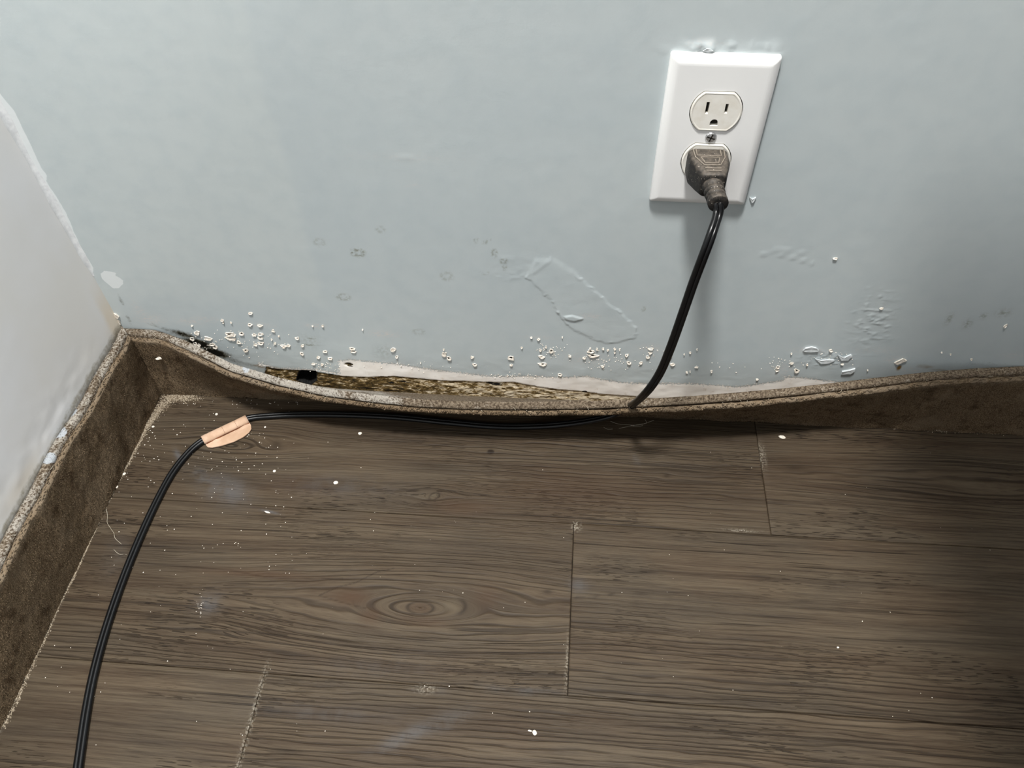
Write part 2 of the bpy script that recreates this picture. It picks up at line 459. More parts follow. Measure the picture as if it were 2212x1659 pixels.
a_white = np.full(X.shape, -9.0)
corner_band = [(-5, 196), (30, 238), (65, 310), (90, 365), (102, 378), (100, 392), (122, 425), (144, 462), (158, 496), (178, 540), (202, 578), (200, 592), (165, 540), (120, 452), (60, 340), (0, 242)]
a_white = np.maximum(a_white, poly_sd(X, Z, wxz(corner_band)) * 1000)
patch = [(218, 592), (226, 586), (240, 587), (250, 590), (249, 596), (258, 600), (265, 606), (265, 613), (256, 622), (244, 622), (232, 612), (222, 603)]
a_white = np.maximum(a_white, poly_sd(X, Z, wxz(patch)) * 1000 + .3)
a_spat = np.zeros_like(X)
for (u, v, a, b, k) in [(560, 745, 45, 14, .75), (700, 790, 25, 5, 1.2), (1185, 755, 12, 8, .9), (1300, 765, 30, 12, .85), (1280, 790, 40, 8, .8), (1410, 765, 20, 10, .6),
                        (1700, 790, 20, 10, .7), (1790, 775, 30, 12, .7), (1140, 813, 22, 3, 1.2), (440, 755, 14, 6, 1.0), (1000, 790, 60, 6, .45), (1600, 790, 50, 10, .35)]:
    a_spat = np.maximum(a_spat, k * gauss(u, v, a, b))
a_spat = np.clip(a_spat, 0, 1.2)

# relief: putty patch, torn paint above the plate, ripples, dents
putty = wxz([(1160, 562), (1200, 560), (1250, 596), (1300, 640), (1345, 678), (1374, 708), (1372, 728), (1335, 742), (1290, 738), (1240, 716), (1212, 690), (1190, 648), (1160, 622), (1136, 598)])
sp_ = poly_sd(X, Z, putty) * 1000 + 2.6 * fbm(X * 160, Z * 160)
Y -= .00042 * sstep(-1.2, 2.4, sp_) * (1 + .3 * fbm(X * 90, Z * 90))
Y -= .0005 * np.exp(-((sp_ - .4) / 1.1) ** 2) * np.clip(2.2 * fbm(X * 260 + 9, Z * 260), 0, 2)
fl = wxz([(1218, 683), (1235, 680), (1262, 688), (1240, 694), (1222, 690)])
Y -= .0008 * sstep(-.3, .6, poly_sd(X, Z, fl) * 1000)
for pts, hgt, wd in [([(1642, 550), (1672, 546), (1756, 568)], .0005, .7), ([(1670, 538), (1700, 540), (1748, 550)], .0004, .6), ([(1800, 558), (1812, 558)], .0005, .9),
                     ([(858, 338), (926, 346)], .00025, .7), ([(1440, 500), (1560, 560)], .00012, .8), ([(1190, 560), (1150, 590)], .0004, .8), ([(1830, 620), (1870, 700)], .0, 1),
                     ([(1205, 672), (1225, 700)], .0004, 1.0)]:
    d = line_d(X, Z, wxz(pts)) * 1000
    Y -= hgt * np.exp(-(d / wd) ** 2)
rip = np.maximum(np.maximum(gauss(1885, 690, 16, 30, .25), gauss(1790, 775, 24, 10)), .7 * gauss(1100, 575, 16, 12))
Y -= .0011 * rip * np.clip(fbm(X * 240, Z * 330, 3), 0, 1)
rip2 = np.maximum(gauss(1540, 104, 22, 3.0), .8 * gauss(1640, 104, 12, 3.0))
Y -= .0024 * rip2 * np.clip(.35 + fbm(X * 170, Z * 300 + 4, 3) * 1.6, 0, 1.3)
low = sstep(.075, .03, Z)
Y -= .00045 * low * fbm(X * 60, Z * 90, 3)
# rotten surface
mmk = sstep(-.5, 1.0, a_mould)
Y += mmk * (.0010 + .0009 * fbm(X * 210, Z * 420, 4))
Y += .0002 * sstep(-.4, .4, a_primer) * (1 - mmk)
# square hole cut into the wall
hole = wxz([(652, 801), (682, 803), (682, 822), (668, 832), (642, 822), (646, 808)])
hm = sstep(-.3, .4, poly_sd(X, Z, hole) * 1000)
Y += .018 * hm
a_black = np.maximum(a_black, np.where(poly_sd(X, Z, hole) * 1000 > -1.7, 3, -9))
V = np.stack([X, Y, Z], -1).reshape(-1, 3)
F = grid_faces(len(xs), len(zs))
wall_back = mesh_obj('wall_back', V, F, M['wall'], smooth=True, attrs=dict(primer=a_primer, mould=a_mould, mdens=a_mdens, black=a_black, stain=a_stain,
             smudge=a_smudge, grime=a_grime, orange=a_orange, tone=a_tone, white=a_white, spatter=a_spat))
tag(wall_back, 'blue grey painted wall with peeling paint and a mouldy strip along its foot', kind='structure')

# popped paint blisters: each its own piece of the wall
def px(zl, ox, oy, sc):
    return [(ox + u / sc, oy + v / sc, w_ / sc, h_ / sc) for u, v, w_, h_ in zl]
chips = px([(20, 190, 45, 30), (20, 230, 45, 30), (100, 180, 55, 35), (70, 262, 50, 25), (215, 190, 40, 25), (275, 185, 60, 30), (280, 220, 50, 25), (230, 285, 35, 20),
            (285, 272, 60, 28), (180, 93, 40, 22), (270, 100, 50, 22), (398, 150, 30, 28), (452, 200, 18, 14), (415, 270, 22, 18), (385, 235, 14, 12), (135, 338, 55, 35),
            (500, 297, 70, 32), (545, 290, 35, 25), (630, 222, 38, 28), (680, 292, 34, 24), (672, 368, 44, 30), (895, 348, 38, 22), (835, 403, 38, 25), (943, 415, 42, 28),
            (785, 467, 35, 16), (868, 470, 45, 18), (1158, 322, 58, 26), (1168, 350, 50, 26), (1540, 330, 58, 32), (1580, 402, 46, 26), (1255, 140, 14, 12), (775, 105, 14, 10),
            (873, 103, 20, 16), (2030, 330, 18, 12), (2035, 375, 50, 40), (2075, 415, 60, 28), (1810, 455, 12, 10)], 500, 680, 4.424)
chips += px([(88, 403, 36, 24), (115, 476, 46, 22), (460, 410, 60, 50), (462, 478, 28, 16), (562, 312, 18, 16), (725, 232, 28, 16), (740, 335, 28, 28), (795, 305, 18, 22),
             (845, 345, 45, 36), (752, 400, 58, 30), (760, 470, 78, 32), (655, 215, 22, 10), (950, 212, 14, 10), (1220, 350, 70, 30), (1240, 387, 105, 32), (1218, 318, 18, 14),
             (1282, 325, 20, 18), (1340, 322, 26, 20), (1385, 335, 20, 16), (1450, 325, 26, 16), (1450, 358, 22, 14), (1498, 330, 14, 26), (1562, 385, 45, 28), (1590, 457, 48, 24),
             (1703, 457, 32, 20), (1160, 410, 30, 18), (1765, 402, 52, 28), (1790, 362, 36, 22), (1800, 325, 60, 22), (1980, 400, 34, 22), (2005, 472, 58, 28), (2172, 360, 20, 14),
             (2115, 375, 12, 10), (2140, 547, 24, 14), (2170, 540, 14, 12), (1335, 490, 30, 22), (1020, 392, 36, 18), (925, 570, 40, 22)], 1000, 680, 4.424)
chips += px([(917, 797, 26, 14), (650, 818, 12, 8), (653, 882, 25, 16), (560, 910, 28, 20), (552, 932, 28, 16), (685, 932, 40, 28), (757, 893, 16, 12), (992, 888, 18, 10),
             (1163, 928, 10, 8), (1255, 514, 26, 10), (948, 180, 36, 12), (1660, 810, 10, 8), (1718, 822, 10, 8), (1858, 858, 18, 14), (2088, 632, 20, 24),
             (115, 937, 16, 14), (18, 790, 10, 10), (15, 908, 24, 14), (420, 990, 18, 8)], 1500, 500, 3.107)
chips += px([(770, 360, 100, 50), (705, 440, 60, 45), (745, 505, 55, 40), (920, 440, 110, 55), (965, 515, 80, 45), (1015, 550, 70, 45), (800, 525, 40, 25), (1105, 192, 38, 24),
             (1120, 222, 22, 16), (1225, 222, 22, 18), (1480, 98, 55, 28), (1200, 378, 130, 60), (1215, 435, 120, 55), (705, 265, 30, 12)], 300, 660, 6.144)
def crater(cx, cz, w_, h_, holed, seed):
    r = np.random.default_rng(seed)
    k = 9
    th = np.arange(k) * 2 * math.pi / k
    rr = 1 + .42 * (r.random(k) - .5) * 2
    vs = []
    for f, dy in ((1.0, .0003), (.84, -.0008), (.62, -.0007), (.36, -.0003)):
        for i in range(k):
            lip = 1.6 if math.sin(th[i]) < -.2 else .8
            vs.append((cx + w_ / 2 * f * rr[i] * math.cos(th[i]), dy * (lip if dy < 0 else 1), cz + h_ / 2 * f * rr[i] * math.sin(th[i]) + (h_ * .10 if f < .5 else 0)))
    vs.append((cx, -.0002 if holed else -.0005, cz + h_ * .12))
    fs = []
    for a in range(3):
        for i in range(k):
            j = (i + 1) % k
            fs.append((a * k + i, (a + 1) * k + i, (a + 1) * k + j, a * k + j))
    for i in range(k):
        fs.append((3 * k + i, 4 * k, 3 * k + (i + 1) % k))
    return vs, fs
small_v, small_f = [], []
for i, (u, v, w_, h_) in enumerate(chips):
    p = WL(u, v)
    pr = WL(u + w_ / 2, v); pl_ = WL(u - w_ / 2, v); pt = WL(u, v - h_ / 2); pb = WL(u, v + h_ / 2)
    W_ = pr[0] - pl_[0]; H_ = (pt[2] - pb[2]) * 1.0
    holed = w_ > 8 and (i % 3 != 1)
    vs, fs = crater(p[0], p[2], W_, H_, holed, i)
    if w_ >= 8.5:
        o = mesh_obj('paint_chip', vs, fs, [M['chip'], M['hole']], wall_back)
        if holed:
            for q in o.data.polygons:
                if q.index >= 27: q.material_index = 1
    else:
        b0 = len(small_v); small_v += vs; small_f += [tuple(b0 + t for t in f) for f in fs]
# finest spatter of popped paint, joined
for (u, v, su, sv, k) in [(560, 745, 60, 28, 40), (700, 790, 30, 10, 34), (1190, 757, 26, 14, 34), (1310, 780, 60, 16, 60), (1410, 765, 30, 20, 16), (1690, 785, 30, 14, 24),
                          (1800, 775, 50, 14, 36), (1100, 810, 60, 6, 40), (900, 790, 80, 8, 24), (450, 740, 40, 22, 26), (1600, 790, 90, 14, 16)]:
    for q in range(k):
        uu, vv = u + rng.normal() * su * .6, v + rng.normal() * sv * .6
        p = WL(uu, vv); r0 = rng.uniform(.0003, .0008)
        if p[2] < .012: continue
        b0 = len(small_v)
        k6 = 5
        an = rng.random() * 6
        for a in range(k6):
            t = an + a * 2 * math.pi / k6
            small_v.append((p[0] + r0 * 1.3 * math.cos(t), .0002, p[2] + r0 * .7 * math.sin(t)))
        small_v.append((p[0], -.0006, p[2] - r0 * .1))
        small_f += [(b0 + a, b0 + (a + 1) % k6, b0 + k6) for a in range(k6)]
tag(mesh_obj('paint_spatter', small_v, small_f, M['chip'], wall_back), 'tiny white specks of popped paint along the wall foot', kind='stuff')
def flake(name, pts, mat, lift, parent=wall_back, axis='w', curl=.0006):
    """thin flake lying on the wall (axis w) or floor (axis f)"""
    P = [WL(*q) for q in pts] if axis == 'w' else [FL(*q) for q in pts]
    P = np.array(P); c = P.mean(0)
    nrm = np.array([0, -1, 0]) if axis == 'w' else np.array([0, 0, 1])
    top = P + nrm * lift + nrm * curl * np.array([abs(math.sin(i * 1.7)) for i in range(len(P))])[:, None]
    bot = P - nrm * .0002
    ctr = c + nrm * (lift * 1.15)
    n_ = len(P)
    vs = np.vstack([top, bot, ctr[None]])
    fs = [(i, (i + 1) % n_, 2 * n_) for i in range(n_)] + [(i, i + n_, (i + 1) % n_ + n_, (i + 1) % n_) for i in range(n_)]
    return mesh_obj(name, vs, fs, mat, parent)
def zz(l, ox=1500, oy=500, sc=3.107):
    return [(ox + a / sc, oy + b / sc) for a, b in l]
flake('paint_flake', zz([(728, 796), (745, 778), (785, 771), (815, 776), (833, 792), (830, 800), (780, 804), (740, 801)]), M['chiplight'], .0010)
flake('paint_flake', zz([(985, 955), (990, 935), (1020, 930), (1045, 925), (1078, 915), (1074, 930), (1048, 950), (1020, 950)]), M['chiplight'], .0012)
flake('paint_flake', zz([(962, 825), (1000, 845), (1050, 822), (1058, 830), (1030, 860), (985, 860)]), M['chiplight'], .0010)
flake('paint_flake', zz([(810, 852), (850, 862), (935, 855), (940, 862), (905, 880), (850, 884)]), M['chiplight'], .0007)
flake('paint_flake', [(1619, 425), (1625, 429), (1633, 425), (1628, 434), (1624, 437)], M['chiplight'], .0009)
flake('paint_flake', zz([(1340, 880), (1355, 870), (1400, 850), (1425, 862), (1390, 878), (1360, 890)]), M['chip'], .0008)
flake('paint_flake', [(1518, 107), (1526, 101), (1534, 102), (1540, 106), (1530, 110)], M['chiplight'], .0022)
flake('paint_flake', [(246, 676), (252, 678), (258, 683), (256, 687), (249, 683)], M['chip'], .0012)
flake('paint_flake', [(254, 690), (259, 692), (262, 700), (257, 698)], M['chip'], .0010)

# ------------------------------------------------------------------ left wall
ys = np.concatenate([np.arange(0, -.30, -.003), np.arange(-.30, -1.5, -.05)])
zl = np.concatenate([np.arange(0, .36, .003), np.linspace(.37, 2.4, 10)])
YY, ZZ = np.meshgrid(ys, zl, indexing='ij')
XX = np.zeros_like(YY)
dn = np.minimum(.020, .3)
cream = sstep(.018, .010, -YY) * sstep(.150, .100, ZZ) + .5 * sstep(.03, .01, -YY) * sstep(.11, .09, ZZ)
cream = np.maximum(cream, .6 * np.exp(-((YY + .185) / .03) ** 2 - ((ZZ - .093) / .008) ** 2))
foot_tan = sstep(.094, .086, ZZ + .003 * fbm(YY * 60, ZZ * 60)) * .9  # tan tone from just above the strip's top edge down
ripw = np.exp(-((ZZ - .10) / .012) ** 2) * sstep(-.03, -.08, YY)
XX += .0007 * ripw * fbm(YY * 70, ZZ * 120, 3) + .0002 * fbm(YY * 14, ZZ * 14, 2)
V = np.stack([XX, YY, ZZ], -1).reshape(-1, 3)
wall_left = mesh_obj('wall_left', V, grid_faces(len(ys), len(zl))[:, ::-1].copy(), M['left'], smooth=True, attrs=dict(cream=np.clip(cream, 0, 1), foot_tan=foot_tan))
tag(wall_left, 'white painted wall on the left meeting the blue grey wall', kind='structure')
# bead of white filler in the corner
nb = 90
zz_ = np.linspace(.145, .60, nb)
ring = 6
vs = []
for i, z in enumerate(zz_):
    wv = .0040 + .0012 * float(fbm(z * 60, .3)) + .0006 * math.sin(z * 90)
    wv *= min(1, max(.3, (z - .14) / .03))
    for k in range(ring):
        t = k / (ring - 1)
        a = t * math.pi / 2
        vs.append((wv * (1 - math.sin(a)) * 1.0 + .0000, -wv * (1 - math.cos(a)) * .8, z))
fs = []
for i in range(nb - 1):
    for k in range(ring - 1):
        a = i * ring + k
        fs.append((a, a + 1, a + ring + 1, a + ring))
mesh_obj('corner_filler', vs, fs, M['caulk'], wall_back, smooth=True)

# ------------------------------------------------------------------ floor and planks
fb = bmesh.new()
bmesh.ops.create_cube(fb, size=1, matrix=Matrix.Translation((.8, -.70, -.012)) @ Matrix.Diagonal((1.7, 1.5, .016, 1)))
floor = bm_obj('floor', fb, M['sub'])
tag(floor, 'weathered grey brown wood look plank floor with plaster dust near the corner', kind='structure')
PW = .1491
YA, YC = -.1367, -.2857
rows = [(YA, YA + PW, [-.31, .6041, 1.65]), (YC, YA, [-.48, .4347, 1.349, 1.65]), (YC - PW, YC, [-.71, .2002, 1.114, 1.65]),
        (YC - 2 * PW, YC - PW, [-.1, .80, 1.65]), (YC - 3 * PW, YC - 2 * PW, [-.1, .35, 1.26, 1.65])]
knots = []   # u, v, half length(m), half width(m), strength
def K(u, v, a, b, s=1.0): 
    p = FL(u, v); knots.append((p[0], p[1], a, b, s))
K(908, 1313, .058, .0150, 1.6); K(1120, 1300, .036, .010, .5); K(938, 1072, .010, .0038, 1.2); K(500, 962, .026, .008, 1.2); K(596, 955, .008, .005, .7)
K(1060, 976, .006, .0025, .6); K(1440, 1028, .005, .0022, .6); K(1712, 1010, .012, .003, .6); K(2110, 1045, .050, .010, .9); K(372, 1192, .006, .002, .5)
K(435, 1360, .014, .003, .8); K(1640, 1130, .010, .002, .5)
pk = (FL(908, 1313), FL(985, 1310), FL(938, 1072), FL(1060, 976), FL(500, 962), FL(596, 955))
smears = [(490, 1060, .024, .013, -.35, 1.0), (440, 1030, .016, .006, -.5, .9), (385, 985, .010, .0025, -.9, 1.3), (448, 1303, .010, .009, 0, .9), (730, 1050, .05, .012, 0, .35),
          (880, 1590, .022, .005, .5, .9), (960, 1560, .02, .006, .45, .6), (930, 1490, .012, .003, 0, .5), (1120, 1492, .03, .003, 0, .6), (580, 1105, .009, .0012, -.2, 1.6),
          (1375, 993, .003, .006, .4, .35), (820, 1440, .05, .010, .1, .25), (250, 1200, .01, .02, .3, .3), (1250, 1265, .008, .006, 0, .6), (700, 1540, .05, .006, .0, .35)]
for ri, (y0, y1, js) in enumerate(rows):
    for ji in range(len(js) - 1):
        x0, x1 = max(js[ji], -.015), js[ji + 1]
        if x1 < 0: continue
        dense = (ri < 3)
        st = (.0012 if (ri < 2 and ji == 0) else .0025) if dense else .02
        gx = np.linspace(x0 + .00025, x1 - .00025, max(8, int((min(x1, 1.0) - x0) / st) + 2))
        gy = np.linspace(y0 + .00032, y1 - .00032, int(PW / st) + 2)
        gx = np.concatenate([[gx[0], gx[0] + .0006], gx[1:-1], [gx[-1] - .0006, gx[-1]]])
        gy = np.concatenate([[gy[0], gy[0] + .0006], gy[1:-1], [gy[-1] - .0006, gy[-1]]])
        PX, PY = np.meshgrid(gx, gy, indexing='ij')
        sdv = ri * 13.7 + ji * 5.3
        G = PY + 0.0022 * fbm(PX * 5 + sdv, PY * 9, 2) + .0004 * fbm(PX * 22 + sdv, PY * 30, 2)
        ringa = np.zeros_like(PX) + .14 + .7 * sstep(.50, .78, vnoise(PX * 2 + sdv, PY * 18))
        kn = np.zeros_like(PX); pale = np.zeros_like(PX); rust = np.zeros_like(PX)
        for (kx, ky, a, b, s) in knots:
            if not (y0 < ky < y1) or not (x0 < kx < x1): continue
            dx = PX - kx; dy = PY - ky
            lean = .10 * dx
            s2 = np.sqrt((dx / a) ** 2 + (dy / b) ** 2) + 1e-6
            fall = np.exp(-(dx / (a * 2.6)) ** 2)
            Gout = G - (G - ky) * .96 * min(s, 1) * fall * np.exp(-(dy / (b * 2.6)) ** 2)
            Gin = ky + (1 - s2) * b * .9
            tin = sstep(.75, 1.15, s2) if s >= 1 else 1.0
            G = Gin * (1 - tin) + Gout * tin
            ringa = np.maximum(ringa, np.clip(s, 0, 1) * np.exp(-(dx / (a * 3.2)) ** 2 - (dy / (b * 5.0)) ** 2))
        if ri == 1 and ji == 0:
            for (c, a, b, s) in [(pk[0], .0105, .0052, 1)]:
                r = np.hypot((PX - c[0]) / a, (PY - c[1]) / b)
                kn = np.maximum(kn, .75 * np.exp(-((r - 1) / .13) ** 2)); kn = np.maximum(kn, .35 * np.exp(-((r - .35) / .12) ** 2)); rust = np.maximum(rust, .4 * sstep(1, .7, r))
            r = np.hypot((PX - pk[1][0]) / .0075, (PY - pk[1][1]) / .0065)
            kn = np.maximum(kn, .8 * np.exp(-((r - 1) / .22) ** 2) * sstep(-.2, .8, (PX - pk[1][0]) / .0075))
            pale = np.maximum(pale, .5 * np.exp(-((PX - pk[1][0] + .004) / .008) ** 2 - ((PY - pk[1][1]) / .005) ** 2))
            for (u, v, a, b, s) in [(760, 1290, .016, .008, 1), (800, 1330, .010, .008, .8), (1050, 1290, .012, .012, .6), (1180, 1278, .006, .004, .0), (920, 1345, .02, .005, .6), (560, 1240, .05, .004, .8)]:
                c = FL(u, v); rust = np.maximum(rust, s * np.exp(-((PX - c[0]) / a) ** 2 - ((PY - c[1]) / b) ** 2))
            c = FL(1183, 1278); kn = np.maximum(kn, .7 * np.exp(-((PX - c[0]) / .004) ** 2 - ((PY - c[1]) / .002) ** 2))
            pts = fxy([(690, 1286), (730, 1268), (770, 1258), (815, 1235), (850, 1228)]); kn = np.maximum(kn, .7 * np.exp(-(line_d(PX, PY, pts) / .0005) ** 2))
            pts = fxy([(690, 1286), (740, 1302), (790, 1314)]); kn = np.maximum(kn, .6 * np.exp(-(line_d(PX, PY, pts) / .0005) ** 2))
            pts = fxy([(300, 1215), (400, 1224), (500, 1232), (570, 1246), (640, 1250), (740, 1250)]); kn = np.maximum(kn, .8 * np.exp(-(line_d(PX, PY, pts) / .0006) ** 2))
            pts = fxy([(140, 1293), (260, 1300), (400, 1308), (520, 1314), (590, 1319)]); kn = np.maximum(kn, .95 * np.exp(-(line_d(PX, PY, pts) / .0006) ** 2))
            pts = fxy([(340, 1357), (430, 1359), (520, 1366), (620, 1373)]); kn = np.maximum(kn, .8 * np.exp(-(line_d(PX, PY, pts) / .0007) ** 2))
        if ri == 0 and ji == 0:
            c = pk[2]; ca, sa = math.cos(.6), math.sin(.6)
            dx, dy = PX - c[0], PY - c[1]
            r = np.hypot((dx * ca + dy * sa) / .0046, (-dx * sa + dy * ca) / .0032)
            kn = np.maximum(kn, .95 * np.exp(-((r - 1) / .25) ** 2)); kn = np.maximum(kn, .7 * np.exp(-(r / .2) ** 2)); pale = np.maximum(pale, .5 * sstep(1, .7, r))
            pale = np.maximum(pale, .35 * np.exp(-((dx + .008) / .012) ** 2 - ((dy + .001) / .003) ** 2))
            c = FL(925, 1080); kn = np.maximum(kn, .7 * np.exp(-((PX - c[0]) / .003) ** 2 - ((PY - c[1]) / .0012) ** 2))
            c = pk[3]; kn = np.maximum(kn, .95 * sstep(1.2, .7, np.hypot((PX - c[0]) / .0035, (PY - c[1]) / .003)))
            for (u, v, a, b, s) in [(510, 957, .010, .0035, .45), (596, 962, .006, .006, .55), (940, 1010, .03, .006, .35), (1440, 1028, .003, .0018, .7)]:
                c = FL(u, v); kn = np.maximum(kn, s * np.exp(-((PX - c[0]) / a) ** 2 - ((PY - c[1]) / b) ** 2))
            for (u, v, a, b, s) in [(1000, 1095, .03, .008, .7), (1250, 1060, .07, .02, .5), (650, 1050, .03, .01, .4)]:
                c = FL(u, v); rust = np.maximum(rust, s * np.exp(-((PX - c[0]) / a) ** 2 - ((PY - c[1]) / b) ** 2))
        if ri == 0 and ji == 1:
            c = FL(1715, 1010); kn = np.maximum(kn, .6 * np.exp(-((PX - c[0]) / .012) ** 2 - ((PY - c[1]) / .003) ** 2))
        if ri == 2 and ji == 1:
            for (u, v, a, b, s) in [(620, 1622, .012, .0022, .7), (590, 1535, .012, .0015, .8)]:
                c = FL(u, v); kn = np.maximum(kn, s * np.exp(-((PX - c[0]) / a) ** 2 - ((PY - c[1]) / b) ** 2))
            ringa = np.maximum(ringa, .85)
        if ri == 1 and ji == 1:
            for pts in ([(1245, 1292), (1340, 1282), (1440, 1282), (1560, 1290), (1700, 1298), (1850, 1300)], [(1245, 1236), (1340, 1235), (1440, 1236), (1600, 1244), (1700, 1246)]):
                kn = np.maximum(kn, .6 * np.exp(-(line_d(PX, PY, fxy(pts)) / .0005) ** 2))
        smear = np.zeros_like(PX)
        for (u, v, a, b, an, s) in smears:
            c = FL(u, v); dx, dy = PX - c[0], PY - c[1]; ca, sa = math.cos(an), math.sin(an)
            smear = np.maximum(smear, s * np.exp(-((dx * ca + dy * sa) / a) ** 2 - ((-dx * sa + dy * ca) / b) ** 2))
        crust = np.zeros_like(PX)
        for (u, v, a, b, s) in [(1244, 1137, .003, .004, .8), (570, 1460, .002, .01, .3), (1224, 1440, .0012, .02, .35), (920, 1487, .006, .003, .5), (1643, 985, .001, .012, .5), (1600, 1146, .012, .0012, .5)]:
            c = FL(u, v); crust = np.maximum(crust, s * np.exp(-((PX - c[0]) / a) ** 2 - ((PY - c[1]) / b) ** 2))
        if ri == 2 and ji <= 1:
            ex = x1 if ji == 0 else x0
            crust = np.maximum(crust, .38 * np.exp(-((PX - ex) / .0018) ** 2))
        crust = np.maximum(crust, .55 * sstep(.016, .011, PX) * sstep(-.15, -.30, PY) + .0)
        PZ = np.zeros_like(PX)
        ed = np.minimum(np.minimum(PX - gx[0], gx[-1] - PX), np.minimum(PY - gy[0], gy[-1] - PY))
        PZ = -.00035 * (ed < 1e-6)
        nx_, ny_ = PX.shape
        Vp = np.stack([PX, PY, PZ], -1).reshape(-1, 3)
        # skirt down to the subfloor
        Fp = [tuple(f) for f in []]
        Fq = grid_faces(nx_, ny_)
        loop = [i * ny_ for i in range(nx_)] + [(nx_ - 1) * ny_ + j for j in range(1, ny_)] + [i * ny_ + ny_ - 1 for i in range(nx_ - 2, -1, -1)] + [j for j in range(ny_ - 2, 0, -1)]
        base = len(Vp)
        low_ = Vp[loop].copy(); low_[:, 2] = -.0038
        L = np.array(loop); n_ = len(L); ii = np.arange(n_); jj = (ii + 1) % n_
        Fs = np.stack([L[ii], base + ii, base + jj, L[jj]], -1)
        Vp = np.vstack([Vp, low_])
        ext = lambda A: np.concatenate([A.ravel(), A.ravel()[loop]])
        mesh_obj('plank', Vp, np.vstack([Fq, Fs]), M['plank'], floor, smooth=False,
                 attrs=dict(gx=ext(PX), gy=ext(G), seed=np.full(len(Vp), sdv), ring=ext(ringa), knot=ext(kn), pale=ext(pale), rust=ext(rust), smear=ext(smear), crust=ext(crust)))

# ------------------------------------------------------------------ carpet skirting strips
H0 = .081
TB, TP = .0068, .0066      # backing and pile thickness
def profile(T, H):
    """back face curve: list of (out, up, angle) for h from 0..H"""
    hh = np.linspace(0, H, 25)
    ang = T * sstep(-.10 * H, .22 * H, hh)
    dh = np.diff(hh)
    am = .5 * (ang[1:] + ang[:-1])
    out = np.concatenate([[0], np.cumsum(np.sin(am) * dh)]); up = np.concatenate([[0], np.cumsum(np.cos(am) * dh)])
    return hh, out, up, ang
topline = [(330, 712), (400, 735), (500, 785), (600, 815), (700, 838), (800, 852), (900, 862), (1000, 867), (1100, 868), (1200, 867), (1300, 865), (1400, 861), (1500, 855), (1600, 847),
           (1700, 838), (1800, 827), (1900, 815), (2000, 804), (2100, 796), (2212, 789)]
TX, TT = [0.0], [0.0]
for (u, v) in topline:
    lo, hi = 0.0, 1.5
    def gap(T):
        _, o_, up_, _ = profile(T, H0)
        y = -.0015 - o_[-1]
        p = on_plane(u, v, 1, y)
        return up_[-1] - p[2], p[0]
    if gap(0)[0] <= 0:
        TX.append(gap(0)[1]); TT.append(0.0); continue
    for _ in range(40):
        mid_ = .5 * (lo + hi)
        if gap(mid_)[0] > 0: lo = mid_
        else: hi = mid_
    TX.append(gap(lo)[1]); TT.append(lo)
TX += [1.0, 1.65]; TT += [0.0, 0.0]
def lean(x): return np.interp(x, TX, TT)
def back_pt(x, h, nn):
    T = float(lean(x)); hh, o_, up_, an = profile(T, H0)
    o = np.interp(h, hh, o_); up = np.interp(h, hh, up_); a = np.interp(h, hh, an)
    out = .0015 + o + nn * math.cos(a); z = up - nn * math.sin(a)
    xx = x + max(0, 1 - x / .06) * out
    return (xx, -out, max(z, .0002))
def left_pt(s, h, nn):
    # s: distance from the corner along the left wall
    wob = .0015 * math.sin(s * 31) + .001 * math.sin(s * 77)
    o = .0012 + (h / .086) * (.002 + wob)
    z = h
    out = o + nn
    yy = -s - max(0, 1 - s / .06) * out
    return (out, yy, max(z, .0002))
